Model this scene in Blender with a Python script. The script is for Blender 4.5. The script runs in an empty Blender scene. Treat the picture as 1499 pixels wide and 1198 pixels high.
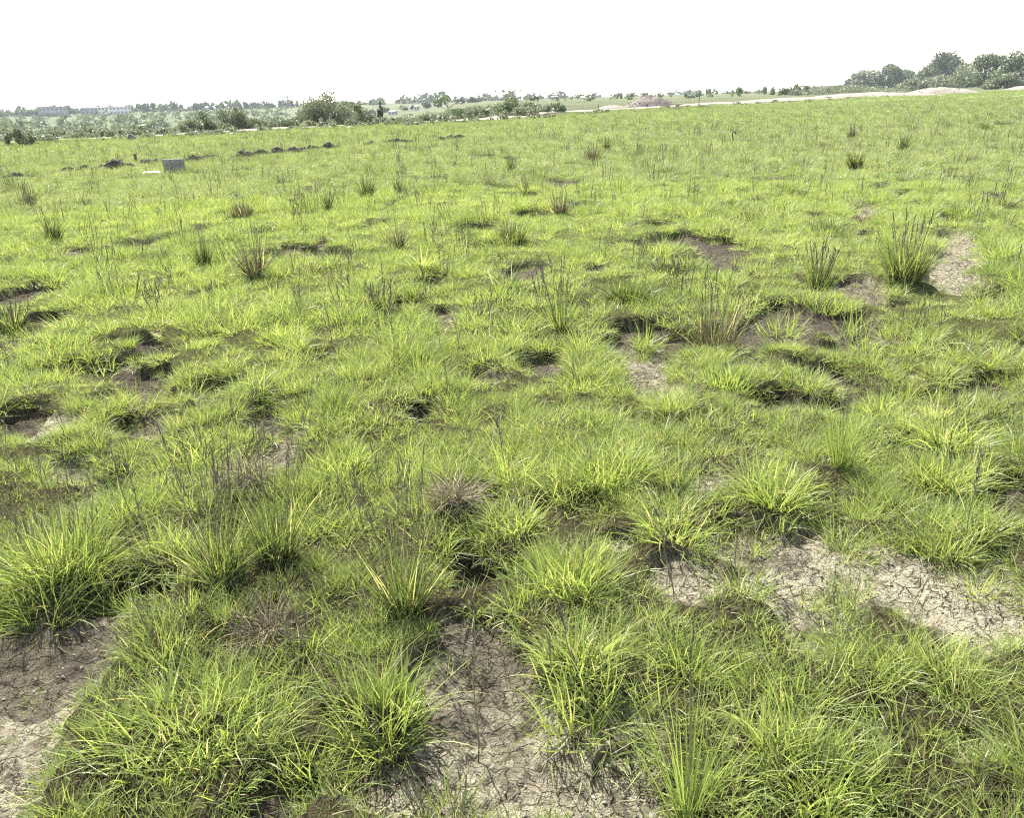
import bpy, math
import numpy as np
from mathutils import Matrix, Vector

sc = bpy.context.scene
C = sc.collection
R = math.radians

# ------------------------------------------------------------------ camera
F, CX, CY = 1176.0, 749.5, 599.0            # focal length and centre in photo pixels
EYE = Vector((0.0, 0.0, 1.6))
PITCH, ROLL = R(21.15), R(-1.83)
CAMROT = Matrix.Rotation(R(90) - PITCH, 3, 'X') @ Matrix.Rotation(ROLL, 3, 'Z')
cam_data = bpy.data.cameras.new('camera')
cam = bpy.data.objects.new('camera', cam_data)
C.objects.link(cam)
cam.matrix_world = Matrix.Translation(EYE) @ CAMROT.to_4x4()
cam_data.sensor_fit = 'HORIZONTAL'
cam_data.angle = 2 * math.atan(CX / F)
cam_data.clip_start = 0.05
cam_data.clip_end = 9000
sc.camera = cam

# ------------------------------------------------------------------ sky, sun, exposure
SUN_EL, SUN_AZ = R(48), R(-26)               # azimuth clockwise from +Y (straight ahead)
world = bpy.data.worlds.new('World')
sc.world = world
world.use_nodes = True
wn = world.node_tree.nodes
sky = wn.new('ShaderNodeTexSky')
sky.sky_type = 'NISHITA'
sky.sun_disc = False
sky.sun_elevation = SUN_EL
sky.sun_rotation = SUN_AZ
sky.air_density = 1.2
sky.dust_density = 1.2
sky.ozone_density = 1.0
hazy = wn.new('ShaderNodeHueSaturation')          # humid whitish sky
hazy.inputs['Saturation'].default_value = 0.55
world.node_tree.links.new(sky.outputs[0], hazy.inputs['Color'])
world.node_tree.links.new(hazy.outputs[0], wn['Background'].inputs['Color'])
wn['Background'].inputs['Strength'].default_value = 0.115
sun_data = bpy.data.lights.new('sun', 'SUN')
sun_data.energy = 5.0
sun_data.angle = R(0.53)
sun_data.color = (1.0, 0.95, 0.87)
sun = bpy.data.objects.new('sun', sun_data)
C.objects.link(sun)
SDIR = Vector((math.sin(SUN_AZ) * math.cos(SUN_EL), math.cos(SUN_AZ) * math.cos(SUN_EL), math.sin(SUN_EL)))
sun.rotation_euler = SDIR.to_track_quat('Z', 'Y').to_euler()
sc.view_settings.view_transform = 'Standard'
sc.view_settings.look = 'None'
sc.view_settings.gamma = 1
sc.view_settings.exposure = 2.08
sc.cycles.use_denoising = False
sc.cycles.max_bounces = 6
sc.cycles.diffuse_bounces = 3
sc.cycles.transmission_bounces = 3
sc.cycles.filter_width = 1.2

# ------------------------------------------------------------------ helpers
def rng(seed):
    return np.random.default_rng(seed)

def ray(px, py):
    return (CAMROT @ Vector(((px - CX) / F, -(py - CY) / F, -1.0))).normalized()

def at(px, py, z=0.0):
    """ground point under a place in the photograph, and photo pixels per metre there"""
    d = ray(px, py)
    t = (z - EYE.z) / d.z
    p = EYE + d * t
    depth = (p - EYE).dot(CAMROT @ Vector((0, 0, -1)))
    return p.x, p.y, F / depth

def away(px, dist):
    """ground point at a distance in the direction of a photo column (on the horizon)"""
    d = ray(px, 168 - 0.0319 * px)
    a = math.atan2(d.x, d.y)
    return dist * math.sin(a), dist * math.cos(a), F / dist

def hashn(ix, iy, s):
    n = (ix.astype(np.int64) * 374761393 + iy.astype(np.int64) * 668265263 + s * 982451653) & 0xffffffff
    n = ((n ^ (n >> 13)) * 1274126177) & 0xffffffff
    n = (n ^ (n >> 16)) & 0xffffffff
    return n / 4294967295.0

def vnoise(x, y, s=0):
    x = np.asarray(x, float); y = np.asarray(y, float)
    ix = np.floor(x); iy = np.floor(y)
    fx = x - ix; fy = y - iy
    fx = fx * fx * (3 - 2 * fx); fy = fy * fy * (3 - 2 * fy)
    a = hashn(ix, iy, s); b = hashn(ix + 1, iy, s); c = hashn(ix, iy + 1, s); d = hashn(ix + 1, iy + 1, s)
    return (a * (1 - fx) + b * fx) * (1 - fy) + (c * (1 - fx) + d * fx) * fy

def fbm(x, y, s=0, o=3):
    v = 0; a = 0.5; n = 0
    for k in range(o):
        v = v + a * vnoise(np.asarray(x) * 2 ** k + 17.3 * k, np.asarray(y) * 2 ** k - 9.1 * k, s + k); n += a; a *= 0.5
    return v / n

def sstep(a, b, x):
    t = np.clip((np.asarray(x, float) - a) / (b - a), 0, 1)
    return t * t * (3 - 2 * t)

def make_mesh(name, V, faces, attrs=None, smooth=True, mat_idx=None):
    """V (n,3); faces: list of int arrays (m,k) of one size each"""
    me = bpy.data.meshes.new(name)
    V = np.asarray(V, np.float32)
    me.vertices.add(len(V)); me.vertices.foreach_set('co', V.ravel())
    faces = [np.asarray(f, np.int32) for f in faces if len(f)]
    loops = np.concatenate([f.ravel() for f in faces])
    sizes = np.concatenate([np.full(len(f), f.shape[1], np.int32) for f in faces])
    starts = np.concatenate([[0], np.cumsum(sizes)[:-1]]).astype(np.int32)
    me.loops.add(len(loops)); me.loops.foreach_set('vertex_index', loops)
    me.polygons.add(len(sizes)); me.polygons.foreach_set('loop_start', starts)
    try:
        me.polygons.foreach_set('loop_total', sizes)
    except Exception:
        pass
    if smooth:
        me.polygons.foreach_set('use_smooth', np.ones(len(sizes), bool))
    for k, v in (attrs or {}).items():
        a = me.attributes.new(k, 'FLOAT', 'POINT'); a.data.foreach_set('value', np.asarray(v, np.float32))
    me.update(calc_edges=True)
    return me

def link(name, me, mat, parent=None, loc=None):
    o = bpy.data.objects.new(name, me)
    C.objects.link(o)
    if mat is not None:
        me.materials.clear(); me.materials.append(mat)
    if parent is not None:
        o.parent = parent
    if loc is not None:
        o.location = loc
    return o

def thing(name, label, cat, loc=(0, 0, 0), rotz=0.0, group=None):
    o = bpy.data.objects.new(name, None)
    C.objects.link(o)
    o.empty_display_size = 0.2
    o.location = loc; o.rotation_euler = (0, 0, rotz)
    return tag(o, label, cat, group)

def tag(o, label, cat, group=None):
    o['label'] = label; o['category'] = cat
    if group: o['group'] = group
    return o

def kind(o, k, label=None, cat=None):
    o['kind'] = k
    if label: o['label'] = label
    if cat: o['category'] = cat
    return o

class Acc:
    """collects boxes, tubes and loose faces into one mesh"""
    def __init__(s): s.V = []; s.Q = []; s.T = []; s.A = []; s.n = 0
    def add(s, V, Q=None, T=None, tone=0.5):
        V = np.asarray(V, float)
        if Q is not None and len(Q): s.Q.append(np.asarray(Q) + s.n)
        if T is not None and len(T): s.T.append(np.asarray(T) + s.n)
        s.V.append(V); s.n += len(V)
        s.A.append(np.full(len(V), tone) if np.isscalar(tone) else np.asarray(tone))
        return s
    def box(s, c, d, tone=0.5):
        x, y, z = [v / 2 for v in d]
        V = np.array([[i, j, k] for k in (-z, z) for j in (-y, y) for i in (-x, x)]) + np.array(c)
        return s.add(V, [[0, 2, 3, 1], [4, 5, 7, 6], [0, 1, 5, 4], [2, 6, 7, 3], [0, 4, 6, 2], [1, 3, 7, 5]], tone=tone)
    def tube(s, P, rad, k=6, tone=0.5):
        P = np.asarray(P, float); n = len(P)
        rad = np.full(n, rad) if np.isscalar(rad) else np.asarray(rad)
        T = np.gradient(P, axis=0); T /= np.linalg.norm(T, axis=1)[:, None] + 1e-9
        up = np.where(np.abs(T[:, 2:3]) > 0.9, [[1.0, 0, 0]], [[0, 0, 1.0]])
        U = np.cross(T, up); U /= np.linalg.norm(U, axis=1)[:, None] + 1e-9
        W = np.cross(T, U)
        a = np.arange(k) * 2 * np.pi / k
        V = P[:, None, :] + rad[:, None, None] * (np.cos(a)[None, :, None] * U[:, None, :] + np.sin(a)[None, :, None] * W[:, None, :])
        Q = []
        for i in range(n - 1):
            for j in range(k):
                Q.append([i * k + j, i * k + (j + 1) % k, (i + 1) * k + (j + 1) % k, (i + 1) * k + j])
        V = np.concatenate([V.reshape(-1, 3), P[:1], P[-1:]])
        Tt = [[n * k, (j + 1) % k, j] for j in range(k)] + [[n * k + 1, (n - 1) * k + j, (n - 1) * k + (j + 1) % k] for j in range(k)]
        return s.add(V, Q, Tt, tone)
    def mesh(s, name, smooth=False):
        f = []
        if s.Q: f.append(np.concatenate(s.Q))
        if s.T: f.append(np.concatenate(s.T))
        return make_mesh(name, np.concatenate(s.V), f, {'tone': np.concatenate(s.A)}, smooth)

# ------------------------------------------------------------------ materials
def mat_new(name):
    m = bpy.data.materials.new(name); m.use_nodes = True
    nt = m.node_tree
    for n in list(nt.nodes): nt.nodes.remove(n)
    out = nt.nodes.new('ShaderNodeOutputMaterial')
    return m, nt, out

def nd(nt, typ, **kw):
    n = nt.nodes.new(typ)
    for k, v in kw.items(): setattr(n, k, v)
    return n

def ramp(nt, stops, interp='LINEAR'):
    n = nt.nodes.new('ShaderNodeValToRGB')
    cr = n.color_ramp; cr.interpolation = interp
    while len(cr.elements) > 1: cr.elements.remove(cr.elements[-1])
    cr.elements[0].position = stops[0][0]; cr.elements[0].color = (*stops[0][1], 1)
    for p, c in stops[1:]:
        e = cr.elements.new(p); e.color = (*c, 1)
    return n

def noise(nt, scale, detail=3, rough=0.55, src=None):
    n = nt.nodes.new('ShaderNodeTexNoise')
    n.inputs['Scale'].default_value = scale; n.inputs['Detail'].default_value = detail
    n.inputs['Roughness'].default_value = rough
    if src is not None: nt.links.new(src, n.inputs['Vector'])
    return n

def math_(nt, op, a, b=None):
    n = nt.nodes.new('ShaderNodeMath'); n.operation = op
    for i, v in enumerate((a, b)):
        if v is None: continue
        if isinstance(v, (int, float)): n.inputs[i].default_value = v
        else: nt.links.new(v, n.inputs[i])
    return n.outputs[0]

def mixc(nt, fac, a, b, blend='MIX'):
    n = nt.nodes.new('ShaderNodeMix'); n.data_type = 'RGBA'; n.blend_type = blend
    for sock, v in ((n.inputs[0], fac), (n.inputs[6], a), (n.inputs[7], b)):
        if isinstance(v, (int, float)): sock.default_value = v
        elif isinstance(v, tuple): sock.default_value = (*v, 1)
        else: nt.links.new(v, sock)
    return n.outputs[2]

def leaf_material(name, stops, trans=0.4, rough=0.45, spec=0.35, patch=None, patch_scale=0.6, per_instance=0.0, tint=(1.10, 1.12, 0.66)):
    """thin leaves: reflect and let light through; tone attribute picks each blade's own colour"""
    m, nt, out = mat_new(name)
    at_ = nd(nt, 'ShaderNodeAttribute', attribute_name='tone')
    fac = at_.outputs['Fac']
    geo = nd(nt, 'ShaderNodeNewGeometry')
    if per_instance:
        oi = nd(nt, 'ShaderNodeObjectInfo')
        fac = math_(nt, 'ADD', fac, math_(nt, 'MULTIPLY', math_(nt, 'SUBTRACT', oi.outputs['Random'], 0.5), per_instance))
    if patch:
        nz = noise(nt, patch_scale, 3, 0.6, geo.outputs['Position'])
        fac = math_(nt, 'ADD', fac, math_(nt, 'MULTIPLY', math_(nt, 'SUBTRACT', nz.outputs['Fac'], 0.5), patch))
    rp = ramp(nt, stops)
    nt.links.new(fac, rp.inputs[0])
    p = nd(nt, 'ShaderNodeBsdfPrincipled')
    p.inputs['Roughness'].default_value = rough
    p.inputs['Specular IOR Level'].default_value = spec
    nt.links.new(rp.outputs[0], p.inputs['Base Color'])
    t = nd(nt, 'ShaderNodeBsdfTranslucent')
    tc = mixc(nt, 1.0, rp.outputs[0], tint, 'MULTIPLY')
    nt.links.new(tc, t.inputs['Color'])
    mx = nd(nt, 'ShaderNodeMixShader'); mx.inputs[0].default_value = trans
    nt.links.new(p.outputs[0], mx.inputs[1]); nt.links.new(t.outputs[0], mx.inputs[2])
    nt.links.new(mx.outputs[0], out.inputs[0])
    return m

def plain_material(name, col, col2, scale=8.0, rough=0.9, bump=0.3, spec=0.2):
    m, nt, out = mat_new(name)
    tc = nd(nt, 'ShaderNodeTexCoord')
    nz = noise(nt, scale, 6, 0.65, tc.outputs['Object'])
    rp = ramp(nt, [(0.3, col), (0.7, col2)])
    nt.links.new(nz.outputs['Fac'], rp.inputs[0])
    p = nd(nt, 'ShaderNodeBsdfPrincipled')
    p.inputs['Roughness'].default_value = rough; p.inputs['Specular IOR Level'].default_value = spec
    nt.links.new(rp.outputs[0], p.inputs['Base Color'])
    if bump:
        b = nd(nt, 'ShaderNodeBump'); b.inputs['Strength'].default_value = bump; b.inputs['Distance'].default_value = 0.05
        nz2 = noise(nt, scale * 4, 5, 0.6, tc.outputs['Object'])
        nt.links.new(nz2.outputs['Fac'], b.inputs['Height']); nt.links.new(b.outputs[0], p.inputs['Normal'])
    nt.links.new(p.outputs[0], out.inputs[0])
    return m

GREEN = [(0.0, (0.042, 0.055, 0.026)), (0.30, (0.112, 0.145, 0.048)), (0.62, (0.207, 0.262, 0.077)),
         (0.84, (0.306, 0.352, 0.104)), (0.95, (0.38, 0.35, 0.19)), (1.0, (0.42, 0.37, 0.22))]
M_GRASS = leaf_material('grass_blades', GREEN, 0.48, patch=0.38, patch_scale=0.5, per_instance=0.16)
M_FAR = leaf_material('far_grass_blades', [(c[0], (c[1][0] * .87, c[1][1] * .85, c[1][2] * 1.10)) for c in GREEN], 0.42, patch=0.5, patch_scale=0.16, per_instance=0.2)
M_TUFT = leaf_material('tussock_blades', GREEN, 0.50, patch=0.12, patch_scale=2.0)
DEAD = [(0.0, (0.060, 0.046, 0.034)), (0.55, (0.13, 0.100, 0.066)), (1.0, (0.34, 0.29, 0.18))]
M_DEAD = leaf_material('dead_grass', DEAD, 0.15, rough=0.6, spec=0.2)
STALK = [(0.0, (0.070, 0.060, 0.052)), (0.6, (0.125, 0.115, 0.080)), (1.0, (0.20, 0.20, 0.10))]
M_STALK = leaf_material('seed_stalks', STALK, 0.10, rough=0.6, spec=0.2)
BUSH = [(0.0, (0.044, 0.064, 0.028)), (0.5, (0.086, 0.116, 0.050)), (1.0, (0.15, 0.185, 0.080))]
M_BUSH = leaf_material('bush_leaves', BUSH, 0.32, rough=0.6, tint=(1, 1.02, .9))
PALE = [(0.0, (0.075, 0.090, 0.052)), (0.5, (0.130, 0.148, 0.086)), (1.0, (0.20, 0.215, 0.130))]
M_PALE = leaf_material('pale_bush_leaves', PALE, 0.34, rough=0.6, tint=(1, 1.02, .9))
DARK = [(0.0, (0.030, 0.048, 0.024)), (0.5, (0.058, 0.084, 0.038)), (1.0, (0.105, 0.135, 0.058))]
M_DARK = leaf_material('dark_tree_leaves', DARK, 0.25, rough=0.5)
M_BARK = plain_material('bark', (0.10, 0.08, 0.06), (0.20, 0.16, 0.12), 6, 0.9, 0.5)
M_CLOD = plain_material('dark_clods', (0.030, 0.028, 0.022), (0.085, 0.078, 0.060), 7, 0.95, 0.8)
M_CRUMB = plain_material('earth_crumbs', (0.10, 0.088, 0.068), (0.24, 0.21, 0.165), 0.6, 1.0, 0)
M_SPOIL = plain_material('spoil_earth', (0.135, 0.118, 0.097), (0.24, 0.212, 0.176), 0.9, 0.95, 0.6)
M_HEAP = plain_material('red_brown_spoil', (0.070, 0.057, 0.051), (0.145, 0.118, 0.105), 1.2, 0.95, 0.8)
M_TRACK = plain_material('pale_track', (0.145, 0.125, 0.095), (0.21, 0.185, 0.142), 0.8, 0.95, 0.2)
M_CONC = plain_material('concrete_block', (0.12, 0.115, 0.10), (0.24, 0.23, 0.20), 9, 0.9, 0.6)
M_MORTAR = plain_material('mortar', (0.20, 0.19, 0.17), (0.30, 0.28, 0.25), 12, 0.95, 0.4)
M_WOOD = plain_material('weathered_wood', (0.055, 0.045, 0.036), (0.13, 0.10, 0.075), 12, 0.85, 0.4)
M_PALEWOOD = plain_material('pale_wood', (0.28, 0.22, 0.14), (0.42, 0.34, 0.22), 10, 0.8, 0.3)
M_IRON = plain_material('rusty_iron', (0.030, 0.022, 0.017), (0.075, 0.045, 0.030), 25, 0.75, 0.3, 0.4)
M_WHITE = plain_material('white_plaster', (0.42, 0.41, 0.38), (0.52, 0.51, 0.48), 0.3, 0.85, 0.1)
M_GREYW = plain_material('grey_plaster', (0.20, 0.19, 0.18), (0.28, 0.27, 0.25), 0.3, 0.85, 0.1)
M_ROOF = plain_material('sheet_roof', (0.22, 0.19, 0.17), (0.32, 0.28, 0.25), 0.4, 0.6, 0.1)
M_PANE = plain_material('window_pane', (0.10, 0.105, 0.11), (0.15, 0.155, 0.16), 1, 0.25, 0, 0.5)
M_PLASTIC = plain_material('white_plastic', (0.72, 0.70, 0.64), (0.82, 0.80, 0.74), 5, 0.5, 0.3)
M_FEATHER = plain_material('grey_feathers', (0.18, 0.17, 0.16), (0.30, 0.28, 0.27), 20, 0.9, 0)

# ------------------------------------------------------------------ terrain
# bare and sunken places of the near field: photo x, y, half width, half height, depth (m), dampness plus painted shade
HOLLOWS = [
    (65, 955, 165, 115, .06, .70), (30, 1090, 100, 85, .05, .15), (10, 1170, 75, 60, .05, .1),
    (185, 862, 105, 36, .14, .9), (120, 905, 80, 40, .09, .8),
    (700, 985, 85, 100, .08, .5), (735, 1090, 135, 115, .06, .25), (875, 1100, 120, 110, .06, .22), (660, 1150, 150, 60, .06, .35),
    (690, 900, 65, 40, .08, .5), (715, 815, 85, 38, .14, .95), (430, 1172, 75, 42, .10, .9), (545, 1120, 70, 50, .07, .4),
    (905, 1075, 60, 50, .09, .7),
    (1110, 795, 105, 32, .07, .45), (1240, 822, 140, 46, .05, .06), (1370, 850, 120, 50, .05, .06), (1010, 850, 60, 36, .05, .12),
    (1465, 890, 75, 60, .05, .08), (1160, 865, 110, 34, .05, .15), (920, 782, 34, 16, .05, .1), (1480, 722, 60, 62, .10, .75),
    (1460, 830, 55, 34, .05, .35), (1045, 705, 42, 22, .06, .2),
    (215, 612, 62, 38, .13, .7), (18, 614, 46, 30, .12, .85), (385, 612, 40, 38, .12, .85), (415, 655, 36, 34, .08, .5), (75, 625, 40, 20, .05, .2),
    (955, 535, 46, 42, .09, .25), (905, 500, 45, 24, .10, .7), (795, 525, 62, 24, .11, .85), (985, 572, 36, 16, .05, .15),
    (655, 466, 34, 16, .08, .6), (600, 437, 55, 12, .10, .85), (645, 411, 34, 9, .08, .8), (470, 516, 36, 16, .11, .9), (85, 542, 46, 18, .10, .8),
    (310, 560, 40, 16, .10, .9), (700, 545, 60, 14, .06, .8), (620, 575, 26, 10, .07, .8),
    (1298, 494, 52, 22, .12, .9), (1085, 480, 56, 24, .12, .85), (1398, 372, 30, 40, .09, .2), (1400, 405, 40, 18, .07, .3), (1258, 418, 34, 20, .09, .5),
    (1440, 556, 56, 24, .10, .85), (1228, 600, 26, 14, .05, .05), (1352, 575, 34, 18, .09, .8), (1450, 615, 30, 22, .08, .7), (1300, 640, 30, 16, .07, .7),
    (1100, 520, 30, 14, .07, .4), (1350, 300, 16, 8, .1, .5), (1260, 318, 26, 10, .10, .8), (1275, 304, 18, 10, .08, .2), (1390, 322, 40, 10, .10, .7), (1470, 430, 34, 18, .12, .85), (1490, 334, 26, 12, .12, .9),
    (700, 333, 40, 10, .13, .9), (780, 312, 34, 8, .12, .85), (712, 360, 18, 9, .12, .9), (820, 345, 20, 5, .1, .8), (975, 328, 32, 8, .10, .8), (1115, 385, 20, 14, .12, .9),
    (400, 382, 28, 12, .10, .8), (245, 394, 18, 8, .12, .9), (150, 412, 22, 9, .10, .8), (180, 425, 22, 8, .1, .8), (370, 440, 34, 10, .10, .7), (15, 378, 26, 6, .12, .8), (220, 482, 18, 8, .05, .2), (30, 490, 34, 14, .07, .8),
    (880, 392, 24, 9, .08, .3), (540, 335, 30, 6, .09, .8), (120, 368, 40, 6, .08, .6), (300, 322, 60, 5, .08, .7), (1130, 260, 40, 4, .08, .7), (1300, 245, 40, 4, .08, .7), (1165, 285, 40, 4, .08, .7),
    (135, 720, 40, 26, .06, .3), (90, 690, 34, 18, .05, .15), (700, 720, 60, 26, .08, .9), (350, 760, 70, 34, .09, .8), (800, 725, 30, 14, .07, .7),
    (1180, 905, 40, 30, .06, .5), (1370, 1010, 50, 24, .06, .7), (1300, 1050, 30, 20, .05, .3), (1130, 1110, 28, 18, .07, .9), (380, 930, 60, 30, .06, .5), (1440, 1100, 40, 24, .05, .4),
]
HW = []
for hx, hy, ha, hb, hd, dm in HOLLOWS:
    x0, y0, ppm = at(hx, hy)
    xa, ya, _ = at(hx, max(hy - hb, 150)); xb, yb, _ = at(hx, hy + hb)
    dk = dm >= 0.7
    HW.append((x0, y0, ha / ppm * (0.82 if dk else 1), max(0.5 * math.hypot(xa - xb, ya - yb), 0.05) * (0.7 if dk else 1), hd * (0.9 if dk else 1), dm, math.atan2(x0, y0)))

EDGE_PX = [(0, 207), (130, 203), (270, 198), (420, 190), (560, 183), (700, 178), (800, 171), (900, 163), (1000, 157), (1130, 150), (1240, 144), (1310, 139), (1400, 135), (1499, 131)]
_ea = []; _er = []
for ex, ey in EDGE_PX:
    x0, y0, _ = at(ex, ey); _ea.append(math.atan2(x0, y0)); _er.append(math.hypot(x0, y0))
def edge_r(a):
    return np.interp(a, _ea, _er)

def base_h(x, y):
    """large landform: flat field, shallow valley and far ridge to the left, level plain to the right"""
    r = np.hypot(x, y); a = np.arctan2(x, y)
    w = sstep(R(-0.5), R(-9), a)
    prof = np.interp(r, [0, 72, 300, 420, 700, 1000, 1250, 1800, 4500], [0, 0, -8.5, -9, -5.0, -0.5, 1.0, -4, -30])
    w2 = sstep(R(1), R(-5), a)
    flat = np.interp(r, [0, 200, 900, 4500], [0, 0, -0.2, -4])
    return w * prof + (1 - w) * flat + 0.25 * (fbm(x / 9, y / 9, 5) - 0.5) * sstep(14, 45, r) * sstep(400, 100, r)

def cover(x, y):
    """returns sunken depth, bareness 0..1, dampness with painted shade"""
    x = np.asarray(x, float); y = np.asarray(y, float)
    wx = x + 0.13 * (fbm(x * 5, y * 5, 21) - 0.5) + 0.22 * (fbm(x * 1.7, y * 1.7, 31) - 0.5)
    wy = y + 0.20 * (fbm(x * 5, y * 5, 41) - 0.5) + 0.30 * (fbm(x * 1.7, y * 1.7, 51) - 0.5)
    dep = np.zeros(x.shape); bare = np.zeros(x.shape); damp_shade = np.zeros(x.shape)
    for hx, hy, a, b, d, dm, az in HW:
        m = np.maximum(a, b) * 1.8 + 0.3
        i = np.nonzero((np.abs(x - hx) < m) & (np.abs(y - hy) < m))
        if not len(i[0]): continue
        dx = wx[i] - hx; dy = wy[i] - hy
        ca, sa = math.cos(az), math.sin(az)
        q = np.sqrt(((dx * ca - dy * sa) / a) ** 2 + ((dx * sa + dy * ca) / b) ** 2)
        soft = min(0.22, 0.035 / min(a, b))
        k = sstep(1.0 + soft, 1.0 - soft, q)
        dep[i] = np.maximum(dep[i], k * d); 
        damp_shade[i] = np.where(k > bare[i], dm, damp_shade[i])
        bare[i] = np.maximum(bare[i], k)
    r = np.hypot(x, y)
    # further small hollows strewn through the field
    n = fbm(x * 0.85, y * 0.85, 61, 3)
    k = sstep(0.69, 0.725, n) * sstep(3.5, 5.5, r) * sstep(60, 20, r)
    dep = np.maximum(dep, 0.10 * k); damp_shade = np.where(k > bare, 0.95, damp_shade); bare = np.maximum(bare, k)
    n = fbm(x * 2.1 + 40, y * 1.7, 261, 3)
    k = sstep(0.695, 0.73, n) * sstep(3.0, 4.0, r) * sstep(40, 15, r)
    dep = np.maximum(dep, 0.09 * k); damp_shade = np.where(k > bare, 0.95, damp_shade); bare = np.maximum(bare, k)
    return dep, bare, damp_shade

def detail_h(x, y, dep):
    r = np.hypot(x, y)
    f = sstep(70, 12, r)
    c = 0.09 * (fbm(x * 1.1, y * 1.1, 71, 2) - 0.5) + 0.07 * (fbm(x * 3.1, y * 3.1, 81, 2) - 0.5) + 0.03 * (fbm(x * 12, y * 12, 91, 3) - 0.5)
    return c * f - dep + sstep(0.01, 0.05, dep) * 0.035 * (fbm(x * 22, y * 22, 191, 3) - 0.5) * sstep(30, 12, r)

def ground_z(x, y):
    x = np.atleast_1d(np.asarray(x, float)); y = np.atleast_1d(np.asarray(y, float))
    d, _, _ = cover(x, y)
    return base_h(x, y) + detail_h(x, y, d)

def gz(x, y):
    return float(ground_z(x, y)[0])

def build_ground():
    az = np.concatenate([np.linspace(-180, -90, 24)[:-1], np.linspace(-90, -40, 110)[:-1], np.linspace(-40, 40, 560)[:-1], np.linspace(40, 90, 110)[:-1], np.linspace(90, 180, 24)])
    az = np.radians(az)
    rr = [0.02, 0.2, 0.4, 0.6, 0.8]
    r = 0.95
    while r < 60: rr.append(r); r *= 1.0042
    while r < 4500: rr.append(r); r *= 1.02
    rr = np.array(rr)
    A, Rr = np.meshgrid(az, rr)
    X = Rr * np.sin(A); Y = Rr * np.cos(A)
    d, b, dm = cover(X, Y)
    Z = base_h(X, Y) + detail_h(X, Y, d)
    nr, na = X.shape
    V = np.stack([X, Y, Z], -1).reshape(-1, 3)
    i, j = np.meshgrid(np.arange(nr - 1), np.arange(na - 1), indexing='ij')
    q = np.stack([i * na + j, i * na + j + 1, (i + 1) * na + j + 1, (i + 1) * na + j], -1).reshape(-1, 4)[:, ::-1]
    field = sstep(1.03, 0.97, Rr / edge_r(A))
    me = make_mesh('ground', V, [q], {'bare': b.ravel(), 'damp_shade': dm.ravel(), 'field': field.ravel()})
    return me

m, nt, out = mat_new('ground')
geo = nd(nt, 'ShaderNodeNewGeometry'); P = geo.outputs['Position']
a_b = nd(nt, 'ShaderNodeAttribute', attribute_name='bare').outputs['Fac']
a_d = nd(nt, 'ShaderNodeAttribute', attribute_name='damp_shade').outputs['Fac']
a_f = nd(nt, 'ShaderNodeAttribute', attribute_name='field').outputs['Fac']
n1 = noise(nt, 15, 10, 0.72, P); n2 = noise(nt, 2.6, 4, 0.6, P); n3 = noise(nt, 70, 4, 0.7, P)
soil_s = math_(nt, 'ADD', math_(nt, 'ADD', math_(nt, 'MULTIPLY', n1.outputs['Fac'], 1.0), math_(nt, 'MULTIPLY', math_(nt, 'SUBTRACT', n3.outputs['Fac'], 0.5), 0.35)), math_(nt, 'MULTIPLY', n2.outputs['Fac'], 0.5))
soil_s = math_(nt, 'SUBTRACT', soil_s, math_(nt, 'ADD', math_(nt, 'MULTIPLY', a_d, 0.40), -0.03))  # darkens hollows: moist soil, with shade of banks and overhang painted in
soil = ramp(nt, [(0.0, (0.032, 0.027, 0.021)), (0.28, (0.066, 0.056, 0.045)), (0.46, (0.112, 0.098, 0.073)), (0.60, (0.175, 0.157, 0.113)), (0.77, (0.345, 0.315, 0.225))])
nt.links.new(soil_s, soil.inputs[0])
# drying cracks
warp = noise(nt, 14, 3, 0.6, P)
vm = nd(nt, 'ShaderNodeVectorMath', operation='MULTIPLY_ADD'); vm.inputs[1].default_value = (0.11, 0.11, 0.0)
nt.links.new(warp.outputs['Color'], vm.inputs[0]); nt.links.new(P, vm.inputs[2])
cr_h = None
for sca, wid in ((17, 0.075), (40, 0.10)):
    v = nd(nt, 'ShaderNodeTexVoronoi', feature='DISTANCE_TO_EDGE', voronoi_dimensions='2D'); v.inputs['Scale'].default_value = sca
    nt.links.new(vm.outputs[0], v.inputs['Vector'])
    mr = nd(nt, 'ShaderNodeMapRange'); mr.inputs['From Max'].default_value = wid
    nt.links.new(v.outputs['Distance'], mr.inputs['Value'])
    cr_h = mr.outputs[0] if cr_h is None else math_(nt, 'MULTIPLY', cr_h, math_(nt, 'ADD', math_(nt, 'MULTIPLY', mr.outputs[0], 0.5), 0.5))
cmask = nd(nt, 'ShaderNodeMapRange'); cmask.inputs['From Min'].default_value = 0.42; cmask.inputs['From Max'].default_value = 0.58
nt.links.new(noise(nt, 3.3, 3, 0.6, P).outputs['Fac'], cmask.inputs['Value'])
cr_h = math_(nt, 'SUBTRACT', 1.0, math_(nt, 'MULTIPLY', math_(nt, 'SUBTRACT', 1.0, cr_h), math_(nt, 'ADD', math_(nt, 'MULTIPLY', cmask.outputs[0], 0.4), 0.6)))
soil_c = mixc(nt, cr_h, (0.045, 0.035, 0.026), soil.outputs[0])
litter = ramp(nt, [(0.3, (0.026, 0.023, 0.014)), (0.55, (0.060, 0.052, 0.030)), (0.75, (0.12, 0.105, 0.06))])
nt.links.new(noise(nt, 40, 5, 0.7, P).outputs['Fac'], litter.inputs[0])
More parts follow.
